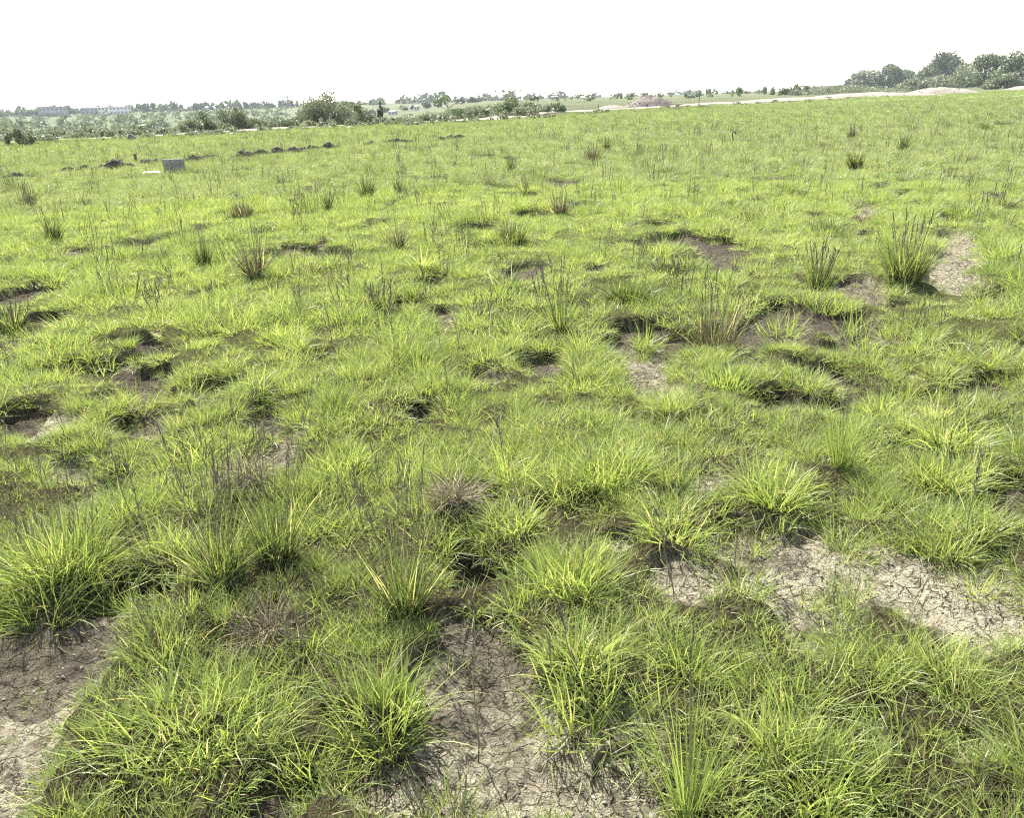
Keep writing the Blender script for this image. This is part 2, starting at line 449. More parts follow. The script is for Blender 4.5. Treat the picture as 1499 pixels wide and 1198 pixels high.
# turf read from afar
mott = noise(nt, 0.35, 5, 0.65, P)
turf = ramp(nt, [(0.3, (0.105, 0.145, 0.045)), (0.5, (0.155, 0.200, 0.058)), (0.72, (0.20, 0.240, 0.074))])
nt.links.new(mott.outputs['Fac'], turf.inputs[0])
ln = nd(nt, 'ShaderNodeVectorMath', operation='LENGTH'); nt.links.new(P, ln.inputs[0])
fr = nd(nt, 'ShaderNodeMapRange'); fr.inputs['From Min'].default_value = 4; fr.inputs['From Max'].default_value = 15
nt.links.new(ln.outputs['Value'], fr.inputs['Value'])
under = mixc(nt, fr.outputs[0], litter.outputs[0], turf.outputs[0])
scr = ramp(nt, [(0.3, (0.050, 0.062, 0.036)), (0.5, (0.088, 0.098, 0.058)), (0.7, (0.135, 0.138, 0.085))])
nt.links.new(noise(nt, 0.06, 6, 0.65, P).outputs['Fac'], scr.inputs[0])
land = mixc(nt, a_f, scr.outputs[0], under)
col = mixc(nt, a_b, land, soil_c)
p = nd(nt, 'ShaderNodeBsdfPrincipled'); p.inputs['Roughness'].default_value = 1.0; p.inputs['Specular IOR Level'].default_value = 0.0
nt.links.new(col, p.inputs['Base Color'])
bh = math_(nt, 'ADD', math_(nt, 'MULTIPLY', cr_h, 0.6), math_(nt, 'ADD', math_(nt, 'MULTIPLY', n1.outputs['Fac'], 1.8), math_(nt, 'MULTIPLY', n3.outputs['Fac'], 0.6)))
bp = nd(nt, 'ShaderNodeBump'); bp.inputs['Strength'].default_value = 1.0; bp.inputs['Distance'].default_value = 0.04
nt.links.new(bh, bp.inputs['Height']); nt.links.new(bp.outputs[0], p.inputs['Normal'])
nt.links.new(p.outputs[0], out.inputs[0])
M_GROUND = m
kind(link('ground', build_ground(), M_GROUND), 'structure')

# dirt tracks beyond the field
TRACKS = []
def track(pts, width, name):
    P2 = []
    for px, py in pts:
        x0, y0, _ = at(px, py); P2.append((x0, y0))
    P2 = np.array(P2); t = np.linspace(0, len(P2) - 1, 160)
    Q = np.stack([np.interp(t, range(len(P2)), P2[:, k]) for k in (0, 1)], 1)
    TRACKS.append((Q, width))
    T = np.gradient(Q, axis=0); T /= np.linalg.norm(T, axis=1)[:, None]
    N = np.stack([-T[:, 1], T[:, 0]], 1)
    offs = np.linspace(-1, 1, 9); rows = []
    for o_ in offs:
        w_ = width / 2 * (1 + 0.35 * (vnoise(t * 0.6, t * 0 + (3 if o_ > 0 else 9), 7) - 0.5))
        xy = Q + N * (o_ * w_)[:, None]
        z = ground_z(xy[:, 0], xy[:, 1]) + 0.06 - 0.05 * abs(o_)
        rows.append(np.column_stack([xy, z]))
    V = np.stack(rows, 1).reshape(-1, 3); k = len(offs)
    i, j = np.meshgrid(np.arange(len(Q) - 1), np.arange(k - 1), indexing='ij')
    q = np.stack([i * k + j, (i + 1) * k + j, (i + 1) * k + j + 1, i * k + j + 1], -1).reshape(-1, 4)
    me = make_mesh(name, V, [q])
    kind(link(name, me, M_TRACK), 'structure')
track([(-120, 216), (0, 208), (90, 204), (170, 200), (240, 197), (330, 193), (400, 189), (470, 185), (560, 180), (640, 177), (720, 173)], 2.6, 'dirt_track')
track([(700, 176), (760, 166.5), (840, 162.5), (940, 158), (1040, 152), (1130, 147), (1220, 143), (1300, 138), (1390, 134.5), (1499, 131), (1600, 128)], 6.0, 'dirt_road')

# ------------------------------------------------------------------ grass blades
def blades(g, base, length, lean, az, bend, width, segs, tone, taper=0.85):
    n = len(base)
    t = np.linspace(0, 1, segs + 1)
    th = lean[:, None] + bend[:, None] * t[None, :] ** 1.5
    dl = length[:, None] / segs
    dh = np.sin(th[:, :-1]) * dl; dz = np.cos(th[:, :-1]) * dl
    H = np.concatenate([np.zeros((n, 1)), np.cumsum(dh, 1)], 1)
    Z = np.concatenate([np.zeros((n, 1)), np.cumsum(dz, 1)], 1)
    fx, fy = np.cos(az), np.sin(az)
    curl = (g.random(n) - 0.5) * 1.1
    side = H ** 2 / np.maximum(length, 1e-3)[:, None] * curl[:, None]
    Px = base[:, 0:1] + H * fx[:, None] - side * fy[:, None]
    Py = base[:, 1:2] + H * fy[:, None] + side * fx[:, None]
    Pz = base[:, 2:3] + Z
    phi = (g.random(n) - 0.5) * 2.4
    w = width[:, None] * np.clip(1.02 - t[None, :] ** 1.6 * taper - 0.10, 0.03, 1) * 0.5
    cp, sp = np.cos(phi)[:, None], np.sin(phi)[:, None]
    cth, sth = np.cos(th), np.sin(th)
    Wx = cp * -fy[:, None] + sp * cth * fx[:, None]
    Wy = cp * fx[:, None] + sp * cth * fy[:, None]
    Wz = -sp * sth
    L = np.stack([Px - Wx * w, Py - Wy * w, Pz - Wz * w], -1)
    Rt = np.stack([Px + Wx * w, Py + Wy * w, Pz + Wz * w], -1)
    V = np.stack([L, Rt], 2).reshape(n, -1, 3)
    k = 2 * (segs + 1)
    f = np.array([[2 * i, 2 * i + 1, 2 * i + 3, 2 * i + 2] for i in range(segs)])
    Fc = (np.arange(n)[:, None, None] * k + f[None]).reshape(-1, 4)
    return V.reshape(-1, 3), Fc, np.repeat(tone, k)

def tuft_mesh(name, seed, n, rad, h, spread=0.9, wid=0.004, segs=4, tone=(0.35, 0.85), straw=0.06, droop=0.9, upright=0.1):
    g = rng(seed)
    rho = rad * np.sqrt(g.random(n)) * 0.75; a = g.random(n) * 2 * np.pi
    base = np.stack([rho * np.cos(a), rho * np.sin(a), np.full(n, -0.03)], 1)
    az = a + g.normal(0, 0.6, n) + np.where(g.random(n) < 0.35, g.normal(0, 1.8, n), 0)
    lean = upright + spread * (rho / (rad * 0.55)) * g.random(n) * 0.9 + np.abs(g.normal(0, 0.35, n))
    ln_ = h * (0.45 + 0.75 * g.random(n))
    bend = droop * g.random(n) ** 1.3
    tn = tone[0] + (tone[1] - tone[0]) * g.random(n)
    tn = np.where(g.random(n) < straw, 0.93 + 0.07 * g.random(n), tn)
    V, Fc, T = blades(g, base, ln_, lean, az, bend, wid * (0.6 + 0.8 * g.random(n)), segs, tn)
    return make_mesh(name, V, [Fc], {'tone': T})

def stalk_mesh(name, seed, n, rad, h, wid=0.003, segs=3, head=True, lean=0.12):
    g = rng(seed)
    A = None
    a = g.random(n) * 2 * np.pi; rho = rad * np.sqrt(g.random(n))
    base = np.stack([rho * np.cos(a), rho * np.sin(a), np.full(n, -0.03)], 1)
    ln_ = h * (0.6 + 0.5 * g.random(n)); le = np.abs(g.normal(0, lean, n)); az = a + g.normal(0, 0.8, n)
    be = g.random(n) * 0.25
    tn = g.random(n)
    V, Fc, T = blades(g, base, ln_, le, az, be, np.full(n, wid), segs, tn, 0.3)
    Vs, Fs, Ts = [V], [Fc], [T]; off = len(V)
    if head:
        k = 2 * (segs + 1); tips = V.reshape(n, k, 3)[:, -2:].mean(1); prev = V.reshape(n, k, 3)[:, -4:-2].mean(1)
        d = tips - prev; d /= np.linalg.norm(d, axis=1)[:, None]
        for s_ in range(4):   # slender seed spikelets along the top
            b = tips - d * (0.02 + 0.05 * s_ * h / 0.5)[..., None] if np.ndim(s_) else tips - d * (0.004 + 0.035 * s_)
            aa = g.random(n) * 6.28
            V2, F2, T2 = blades(g, b, np.full(n, 0.045), np.full(n, 0.22), aa, np.full(n, 0.2), np.full(n, wid * 1.9), 2, np.clip(tn * 0.5, 0, 1))
            Vs.append(V2); Fs.append(F2 + off); Ts.append(T2); off += len(V2)
    return make_mesh(name, np.concatenate(Vs), [np.concatenate(Fs)], {'tone': np.concatenate(Ts)})

# grass that nobody could count: variants kept out of the scene, placed by geometry nodes
var_col = bpy.data.collections.new('grass_variants')
VARS = []
def variant(me, mat):
    if mat: me.materials.append(mat)
    o = bpy.data.objects.new('clump_%02d' % len(VARS), me)
    var_col.objects.link(o); VARS.append(o)
    return len(VARS) - 1
# near field: fine blades
N_TUFT = [variant(tuft_mesh('nt%d' % i, 100 + i, 150, 0.15, h, sp, 0.0050, 5, tn, st, dr * .8), M_GRASS)
          for i, (h, sp, tn, st, dr) in enumerate([(.24, 1.0, (.3, .8), .06, 1.0), (.20, 1.15, (.4, .86), .05, 1.3), (.30, .7, (.25, .7), .08, .8),
                                                  (.17, 1.2, (.45, .88), .05, 1.2), (.26, .9, (.35, .8), .14, 1.2), (.22, 1.1, (.5, .88), .04, 1.0)])]
N_MAT = [variant(tuft_mesh('nm%d' % i, 200 + i, 52, 0.10, h, 1.2, 0.0042, 3, tn, st, 1.1, 0.2), M_GRASS)
         for i, (h, tn, st) in enumerate([(.09, (.3, .8), .1), (.11, (.4, .86), .07), (.08, (.25, .7), .16), (.13, (.35, .85), .08)])]
N_STRAW = [variant(tuft_mesh('ns%d' % i, 230 + i, 14, 0.10, 0.16, 1.4, 0.003, 3, (.3, 1), 0, 1.0, 0.7), M_DEAD) for i in range(2)]
N_STALK = [variant(stalk_mesh('nk%d' % i, 240 + i, 3, 0.03, 0.42, 0.0028), M_STALK) for i in range(3)]
# middle distance
M_TUFTS = [variant(tuft_mesh('mt%d' % i, 300 + i, 110, 0.20, h, sp, 0.0065, 3, tn, st, dr), M_GRASS)
           for i, (h, sp, tn, st, dr) in enumerate([(.24, 1.0, (.35, .82), .05, 1.0), (.19, 1.2, (.45, .88), .05, 1.2), (.30, .7, (.25, .7), .08, .7),
                                                   (.16, 1.2, (.5, .88), .04, 1.1), (.22, 1.0, (.3, .8), .12, 1.1)])]
M_MAT = [variant(tuft_mesh('mm%d' % i, 330 + i, 60, 0.18, h, 1.3, 0.006, 2, tn, st, 1.2, 0.15), M_GRASS)
         for i, (h, tn, st) in enumerate([(.10, (.4, .85), .07), (.12, (.45, .88), .06), (.09, (.3, .75), .10)])]
M_STK = [variant(stalk_mesh('mk%d' % i, 350 + i, 5, 0.08, 0.40, 0.0055, 2), M_STALK) for i in range(3)]
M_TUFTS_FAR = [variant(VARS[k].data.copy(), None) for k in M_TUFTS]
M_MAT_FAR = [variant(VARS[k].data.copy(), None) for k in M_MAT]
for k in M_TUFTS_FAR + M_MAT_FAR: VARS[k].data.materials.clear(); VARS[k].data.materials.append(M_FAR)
# far field
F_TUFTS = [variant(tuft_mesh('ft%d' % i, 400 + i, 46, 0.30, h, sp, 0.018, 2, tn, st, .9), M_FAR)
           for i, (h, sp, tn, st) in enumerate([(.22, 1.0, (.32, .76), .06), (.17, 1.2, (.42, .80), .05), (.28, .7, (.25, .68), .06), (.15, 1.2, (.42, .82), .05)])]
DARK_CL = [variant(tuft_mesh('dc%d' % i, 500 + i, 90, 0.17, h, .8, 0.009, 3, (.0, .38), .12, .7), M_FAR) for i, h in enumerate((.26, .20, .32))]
DEAD_CL = [variant(tuft_mesh('dd%d' % i, 510 + i, 60, 0.13, h, .7, 0.008, 3, (.1, .7), 0, .7), M_DEAD) for i, h in enumerate((.24, .32))]
F_STK = [variant(stalk_mesh('fk%d' % i, 430 + i, 6, 0.16, 0.36, 0.014, 2, False), M_STALK) for i in range(2)]

# ------------------------------------------------------------------ tussocks one can single out
# photo x, y of the base, width, height (photo pixels), kind, label
TUSSOCKS = [
 (290, 1110, 320, 150, 'cushion', 'broadest bright green grass cushion, at the bottom left beside the dark cracked soil'),
 (560, 1085, 185, 165, 'bright', 'upright bright green tussock left of the cracked soil channel at the bottom'),
 (845, 1015, 190, 110, 'fringe', 'yellow green tussock with drooping fringe over the pale cracked bank at the bottom centre'),
 (592, 905, 110, 190, 'reed', 'dark stalked upright tussock just above the upright bright tussock beside the soil channel'),
 (240, 985, 170, 130, 'wispy', 'wispy tussock with long fine blades directly above the broadest grass cushion'),
 (90, 862, 210, 190, 'brownstem', 'large brown stemmed tussock at the left edge above the dark cracked soil'),
 (325, 865, 110, 190, 'brownreed', 'tall tussock of brown seed stalks right of the dark hollow at the left'),
 (405, 835, 100, 190, 'reed', 'tall clump of grey seed stalks, second from the brown stalk tussock at lower left'),
 (1005, 1000, 160, 120, 'darkbase', 'tussock with dry dark brown base right of the yellow green fringed tussock'),
 (1010, 1185, 80, 190, 'fine', 'narrow clump of very fine upright green blades at the bottom edge'),
 (1200, 1175, 280, 120, 'bright', 'wide tussock of coarse bright blades at the bottom right'),
 (835, 885, 200, 130, 'bright', 'large bright tussock right of the dark hollow, above the yellow green fringed one'),
 (1130, 762, 150, 90, 'fringe', 'bright tussock casting a shadow on the pale soil band, seen right of centre'),
 (985, 800, 130, 100, 'arch', 'arching yellow green tussock at the left end of the pale soil band'),
 (1380, 730, 150, 100, 'yellowtip', 'tussock with yellow tips and shaded dark base beside the bare soil at right edge'),
 (1090, 868, 120, 60, 'short', 'short grey green tuft standing in the pale soil band'),
 (1372, 592, 46, 34, 'yellow', 'small bright yellow tuft in front of a dark hollow at the right'),
 (890, 725, 170, 130, 'long', 'tallest long bladed bright tussock in the middle of the foreground'),
 (750, 790, 120, 80, 'arch', 'pale arching tussock hanging over the back of the dark central hollow'),
 (500, 710, 130, 100, 'bright', 'dense green tussock right of the brown hollow at left'),
 (165, 738, 110, 80, 'darkbase', 'brown based tussock left of the tall brown stalks'),
 (280, 688, 130, 60, 'cushion', 'low bright cushion just below the square hollow at left'),
 (1290, 598, 100, 70, 'bright', 'yellow green tussock right of a small pale soil spot'),
 (1065, 556, 110, 70, 'bright', 'bright fan tussock in front of the dry brown tussock'),
 (1180, 538, 100, 55, 'darkbase', 'dark based tuft between the bright fan tussock and the dark root ball'),
 (850, 562, 110, 50, 'long', 'fan of long blades below the dark bank at the left of the bare footpath'),
 (1385, 672, 120, 70, 'arch', 'tuft with arching blades behind the yellow tipped tussock'),
 (1340, 805, 70, 60, 'short', 'sparse green tuft growing at the right of the pale soil band'),
 (1240, 885, 60, 70, 'short', 'thin sparse tuft in the middle of the pale soil band'),
 (650, 1196, 150, 80, 'wispy', 'few coarse yellow green blades at the bottom edge on the cracked soil'),
 (1230, 700, 60, 110, 'fine', 'tall thin blades rising between the shadow casting tussock and the yellow tipped one'),
 (450, 965, 90, 70, 'wispy', 'loose tuft between the dead root mat and the upright bright tussock'),
 (1048, 492, 85, 115, 'dry', 'tall dry brown tussock with a dark shadowed base, right of centre'),
 (1322, 414, 90, 125, 'reed', 'tallest dark green reedy tussock with upright stalks, at right beside bare ground'),
 (1198, 420, 62, 85, 'reed', 'dark green reedy tuft left of the tallest reedy tussock'),
 (374, 405, 40, 85, 'dry', 'brown based tuft with tall grey stalks at left of the mid field'),
 (298, 388, 36, 50, 'darkup', 'small dark tuft left of the brown based tuft with grey stalks'),
 (14, 470, 60, 62, 'reed', 'dark green tuft cut by the left edge of the view'),
 (538, 290, 30, 34, 'darkup', 'larger dark upright tuft of the pair beyond the field centre left'),
 (583, 283, 18, 22, 'darkup', 'smaller dark upright tuft of the pair beyond the field centre left'),
 (481, 308, 16, 32, 'darkup', 'narrow dark upright tuft left of the dark tuft pair'),
 (446, 303, 28, 18, 'darklow', 'low dark clump left of the narrow dark upright tuft'),
 (355, 316, 44, 28, 'dry', 'leaning grey brown clump in the left of the field'),
 (80, 352, 34, 40, 'darkup', 'dark stalked tuft at the far left of the mid field'),
 (46, 298, 20, 32, 'dry', 'grey dry upright clump near the left edge below the row of clods'),
 (258, 310, 18, 16, 'darklow', 'small low dark tuft below the grey block stub'),
 (748, 356, 80, 46, 'reed', 'dark green mound of grass beside the dark bank in the field centre'),
 (585, 362, 14, 42, 'dry', 'single grey stumpy stalk clump left of the dark grassy mound'),
 (820, 482, 44, 95, 'stalks', 'sparse cluster of tall thin stalks left of the bare footpath'),
 (922, 436, 90, 36, 'darklow', 'wide low dark green clump above the bare footpath'),
 (415, 500, 110, 60, 'bright', 'dense green mound of grass at left in the mid field'),
 (552, 450, 64, 50, 'reed', 'dark green tuft left of the long dark bank'),
 (622, 398, 50, 38, 'fringe', 'fan shaped tuft standing over the long dark bank'),
 (978, 400, 54, 36, 'dry', 'dark brown clump left of the tall dry brown tussock and behind it'),
 (1252, 247, 34, 24, 'darkup', 'dark tuft in the far right of the field, widest one there'),
 (748, 250, 12, 24, 'darkup', 'thin dark upright tuft in the far centre of the field'),
 (868, 236, 28, 34, 'dry', 'greyish stalky tuft left of two in the far centre right'),
 (888, 220, 14, 18, 'darkup', 'small black tuft right of the greyish stalky tuft'),
 (1246, 204, 12, 22, 'dry', 'grey upright tuft far off at right above the widest dark tuft'),
 (1320, 221, 16, 26, 'darkup', 'dark thin tuft far off at right, right of the widest dark tuft'),
 (768, 280, 26, 28, 'stalks', 'sprig of dark stalks below the thin dark tuft in the far centre'),
 (820, 312, 30, 38, 'dry', 'bushy olive clump at the right end of the dark bank in the field centre'),
 (1070, 308, 30, 18, 'darklow', 'dark low clump, left one of two, right of the field centre'),
 (1106, 313, 26, 16, 'darklow', 'dark low clump, right one of two, right of the field centre'),
 (1216, 338, 46, 24, 'darklow', 'dark green patch of low grass above the reedy tuft at right'),
 (1384, 262, 14, 22, 'stalks', 'thin stalks standing far off near the right edge of the field'),
 (1440, 190, 18, 14, 'darklow', 'faint dark tuft near the far right edge of the field'),
]
KP = {  # blades per square metre of crown, spread, droop, tone range, straw share, dead leaves share, stalks, width
 'cushion':  (2600, 1.25, 1.2, (.42, .86), .05, .06, 4, .0036), 'bright': (3400, .95, .8, (.38, .86), .05, .08, 3, .0038),
 'fringe':   (3000, 1.25, 1.5, (.45, .90), .08, .15, 2, .0040), 'reed':   (3000, .60, .6, (.14, .55), .10, .60, 26, .0032),
 'wispy':    (1500, .80, .9, (.30, .75), .12, .12, 9, .0034), 'brownstem': (3000, .85, .9, (.32, .78), .10, .40, 26, .0034),
 'brownreed': (3000, .60, .6, (.22, .62), .10, .60, 30, .0032), 'darkbase': (3200, 1.0, 1.1, (.30, .80), .08, .45, 5, .0036),
 'fine':     (4200, .25, .3, (.35, .65), .03, .03, 2, .0026), 'arch': (3000, 1.2, 1.5, (.45, .90), .10, .10, 3, .0038),
 'yellowtip': (3400, .85, .9, (.45, .92), .06, .30, 4, .0038), 'short': (1700, 1.1, .9, (.28, .65), .10, .15, 2, .0034),
 'yellow':   (4200, .85, .6, (.84, .93), .05, .05, 0, .0040), 'long': (2900, .95, 1.3, (.42, .88), .07, .08, 3, .0042),
 'dry':      (1700, .60, .6, (.10, .50), .15, 3.2, 22, .0036), 'darkup': (3400, .50, .4, (.02, .36), .05, .5, 14, .0036),
 'darklow':  (3600, 1.0, .8, (.05, .42), .03, .35, 3, .0040), 'stalks': (500, .5, .5, (.2, .6), .1, .1, 20, .0034),
}
TUS_W = []
def build_tussock(i, px, py, wpx, hpx, kd, label):
    g = rng(5000 + i)
    if py > 620: py -= 0.15 * wpx            # leaves droop in front of the root
    x0, y0, ppm = at(px, py)
    d = math.hypot(x0, y0)
    dens, spread, droop, tone, straw, dead, ns, wid = KP[kd]
    W = wpx / ppm * 0.92
    dep = math.atan2(1.6, d)
    Hh = hpx / ppm / math.cos(dep)
    if kd in ('cushion', 'fringe', 'arch', 'short', 'darklow'):
        Hh = max(0.10, Hh - 0.5 * W * math.tan(dep)) if d < 4 else Hh
        Hh = max(Hh, 0.15)
    elif kd in ('bright', 'wispy', 'long', 'darkbase', 'yellowtip', 'brownstem'):
        Hh = max(Hh * 0.47, 0.13)
    elif kd == 'dry':
        Hh *= 0.85
    elif kd in ('reed', 'brownreed'):
        Hh *= 0.68
    Hh = min(Hh, 0.5)
    rad = W * 0.5
    lod = max(1.0, d / 3.2)
    n = int(np.clip(dens * W * W * 0.95 / lod ** 0.6 * (1.5 if kd != 'stalks' else 1), 70, 2600))
    nlive = int(n * 0.35) if kd == 'dry' else n
    root = thing('grass_tussock', label, 'grass tuft', (x0, y0, gz(x0, y0)), 0, 'grass tussocks that stand out in the field')
    TUS_W.append((x0, y0, rad))
    br = rad * (0.85 if kd == 'cushion' else 0.45 if kd in ('reed', 'brownreed', 'fine', 'darkup', 'stalks') else 0.60)      # root crown radius
    def patch(n, rr, z0=-0.02):
        rho = rr * np.sqrt(g.random(n)); a = g.random(n) * 2 * np.pi
        bx, by = rho * np.cos(a), rho * np.sin(a)
        zz = ground_z(x0 + bx, y0 + by) - root.location.z
        return rho, a, np.stack([bx, by, zz + z0], 1)
    ndead = n; n = nlive
    rho, a, base = patch(n, br)
    tidy = kd in ('reed', 'fine', 'darkup')
    az = a + g.normal(0, 0.6, n) + np.where(g.random(n) < (0.15 if tidy else 0.4), g.normal(0, 1.8, n), 0)
    lean = 0.05 + spread * (rho / br) * g.random(n) * 0.9 + np.abs(g.normal(0, 0.16 if tidy else 0.34, n))
    L = Hh * (0.35 + 0.75 * g.random(n) ** 1.2) * (1.0 if spread < 0.7 else 1.1)
    be = droop * g.random(n) ** 1.2 * 1.15
    tn = tone[0] + (tone[1] - tone[0]) * g.random(n)
    tn = np.where(g.random(n) < straw, 0.93 + 0.07 * g.random(n), tn)
    wscale = lod ** 0.75
    V, Fc, T = blades(g, base, L, lean, az, be, wid * 1.35 * wscale * (0.6 + 0.8 * g.random(n)), 5 if d < 5 else 3, tn)
    link('leaves', make_mesh('leaves', V, [Fc], {'tone': T}), M_TUFT, root)
    nd_ = int(ndead * dead * 0.5)
    if nd_ > 4:
        rho, a, base = patch(nd_, br * 1.05)
        V, Fc, T = blades(g, base, Hh * (0.2 + (0.75 if kd in ('dry', 'brownreed') else 0.4) * g.random(nd_)), 0.1 + (spread + 0.35) * g.random(nd_) * rho / br, a + g.normal(0, .6, nd_), droop * 1.2 * g.random(nd_), wid * wscale * (0.6 + 0.7 * g.random(nd_)), 4 if d < 5 else 3, g.random(nd_) ** 1.5)
        link('dead_leaves', make_mesh('dead_leaves', V, [Fc], {'tone': T}), M_DEAD, root)
    if ns:
        few = ns <= 6
        for q in range(ns if few else 0):
            link('seed_stalk', stalk_mesh('seed_stalk', 7500 + 10 * i + q, 1, br * 0.9, Hh * 1.30, 0.0026 * wscale, 4, d < 8, 0.2), M_STALK, root)
        if not few: st = stalk_mesh('seed_stalks', 7000 + i, ns, br * 0.9, Hh * (1.15 if kd == 'stalks' else (1.55 if d < 5 else 1.2) if kd in ('reed', 'brownreed', 'brownstem') else 1.25), 0.0032 * wscale, 4, d < 8, 0.24)
        if not few: link('seed_stalks', st, M_STALK, root)
for i, t in enumerate(TUSSOCKS): build_tussock(i, *t)

row = [(22, 260, 26, 8), (44, 258, 10, 4), (100, 252, 14, 5), (125, 250, 10, 6), (143, 249, 12, 6), (172, 247, 34, 11), (215, 242, 16, 7), (232, 239, 16, 5),
       (288, 236, 22, 6), (308, 234, 20, 5), (360, 231, 18, 8), (384, 228, 16, 6), (407, 226, 14, 7), (430, 224, 22, 6), (455, 221, 22, 6), (482, 218, 16, 6), (543, 213, 18, 5), (580, 209, 34, 5), (646, 204, 10, 4), (668, 202, 22, 4)]
for px, py, w, h in row:                     # ground kept open round each clod
    x0, y0, ppm = at(px, py); TUS_W.append((x0, y0, w / ppm * 0.9)); TUS_W.append((x0 * .985, y0 * .985, w / ppm * 0.8))

# ------------------------------------------------------------------ grass fill
def scatter_fill():
    P, Rt, S, I = [], [], [], []
    def lay(seed, r0, r1, dens, variants, smin, smax, half=R(41), keep=None, tilt=0.12, edge=False, clear=True):
        g = rng(seed)
        area = half * (r1 ** 2 - r0 ** 2)
        n = int(area * dens)
        r = np.sqrt(r0 ** 2 + (r1 ** 2 - r0 ** 2) * g.random(n)); a = (g.random(n) * 2 - 1) * half
        x, y = r * np.sin(a), r * np.cos(a)
        if edge:
            ok = r < edge_r(a) * (1 + 0.015 * g.normal(0, 1, n)); r, a, x, y = r[ok], a[ok], x[ok], y[ok]
        d, b, dm = cover(x, y)
        cl = fbm(x * 2.3, y * 2.3, 111, 2)          # tufty growth
        big = fbm(x * 0.35, y * 0.35, 121, 2)
        s = smin + (smax - smin) * np.clip(0.5 + 1.6 * (cl - 0.5) + 0.9 * (big - 0.5) + 0.2 * g.normal(0, 1, len(x)), 0, 1)
        if keep is None:
            ok = g.random(len(x)) > np.clip(b * 1.04, 0, 0.985)
            ok &= g.random(len(x)) > 0.55 * sstep(0.42, 0.30, cl) * sstep(5.5, 3.5, np.hypot(x, y))
            if r0 < 1:      # grass thins out and stays short along the near edge of the bare places
                b2 = np.maximum(cover(x, y + 0.10)[1], cover(x, y + 0.22)[1]) * (np.hypot(x, y) < 4)
                s = s * (1 - 0.55 * b2)
        else:
            ok = keep(x, y, b, cl, g)
        for tx, ty, tr in TUS_W:
            if tr < 0.04 or not clear: continue
            q = np.hypot(x - tx, y - ty) / tr
            ok &= ~((q < 0.62) & (g.random(len(x)) < 0.85))
            s = np.where((q < 1.15), s * 0.72, s)
        for Q, w in TRACKS:
            if r1 > 35:
                near = np.zeros(len(x), bool)
                for k in range(0, len(Q), 2): near |= np.hypot(x - Q[k, 0], y - Q[k, 1]) < w * 0.55
                ok &= ~near
        x, y, s = x[ok], y[ok], s[ok]
        n = len(x)
        P.append(np.stack([x, y, ground_z(x, y)], 1))
        Rt.append(np.stack([g.normal(0, tilt, n), g.normal(0, tilt, n), g.random(n) * 6.283], 1))
        S.append(s); I.append(g.choice(variants, n))
    W = R(58)
    notmuch = lambda p: (lambda x, y, b, cl, g: (b < 0.5) & (g.random(len(x)) < p))
    lay(1, 0.35, 5.5, 44, N_TUFT, 0.25, 0.74, R(84))
    lay(2, 0.35, 5.5, 300, N_MAT, 0.5, 1.05, R(84), keep=lambda x, y, b, cl, g: (g.random(len(x)) > np.clip(b * 1.04, 0, 0.985)) & (g.random(len(x)) > 0.30 * sstep(0.42, 0.28, cl)), clear=False)
    lay(3, 0.35, 5.5, 26, N_STRAW, 0.5, 1.2, R(84), keep=lambda x, y, b, cl, g: g.random(len(x)) < 0.75)
    lay(4, 0.35, 5.5, 3.0, N_STALK, 0.6, 1.1, R(84), keep=notmuch(0.8))
    lay(14, 0.35, 5.5, 9, N_MAT, 0.35, 0.7, R(84), keep=lambda x, y, b, cl, g: (b > 0.5) & (g.random(len(x)) < 0.6))
    lay(15, 0.35, 5.5, 26, N_TUFT, 0.28, 0.64, R(84), keep=lambda x, y, b, cl, g: (b > 0.5) & (g.random(len(x)) < np.where(x > 0.45, 0.75, 0.2) * sstep(0.3, 0.55, cl)))
    lay(16, 0.35, 5.5, 30, N_STRAW, 0.35, 0.9, R(84), keep=lambda x, y, b, cl, g: (b > 0.1))
    lay(17, 0.35, 5.5, 120, N_MAT, 0.35, 0.7, R(84), keep=lambda x, y, b, cl, g: (b > 0.03) & (b < 0.6))
    lay(5, 5.5, 16, 22, M_TUFTS, 0.35, 0.9, W)
    lay(6, 5.5, 16, 62, M_MAT, 0.5, 1.1, W, clear=False)
    lay(18, 4.5, 16, 10, M_TUFTS, 0.15, 0.42, W, keep=lambda x, y, b, cl, g: (b > 0.3) & (g.random(len(x)) < 0.5))
    lay(7, 5.5, 16, 1.9, M_STK, 0.6, 1.15, W, keep=notmuch(0.9))
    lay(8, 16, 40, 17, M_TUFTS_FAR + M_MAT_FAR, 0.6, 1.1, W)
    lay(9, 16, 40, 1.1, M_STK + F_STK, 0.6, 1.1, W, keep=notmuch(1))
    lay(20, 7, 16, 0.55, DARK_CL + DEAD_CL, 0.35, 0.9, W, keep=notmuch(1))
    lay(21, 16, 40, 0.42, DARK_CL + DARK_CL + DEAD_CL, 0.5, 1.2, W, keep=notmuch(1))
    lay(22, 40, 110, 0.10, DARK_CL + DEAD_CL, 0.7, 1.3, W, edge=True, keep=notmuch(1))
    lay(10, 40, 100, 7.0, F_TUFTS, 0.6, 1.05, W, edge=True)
    lay(11, 100, 230, 2.0, F_TUFTS, 0.7, 1.2, W, edge=True)
    lay(12, 40, 110, 0.12, F_STK, 0.6, 1.1, W, edge=True, keep=notmuch(1))
    # tufts hanging over the back rims of the dark hollows
    g = rng(99); rp = []
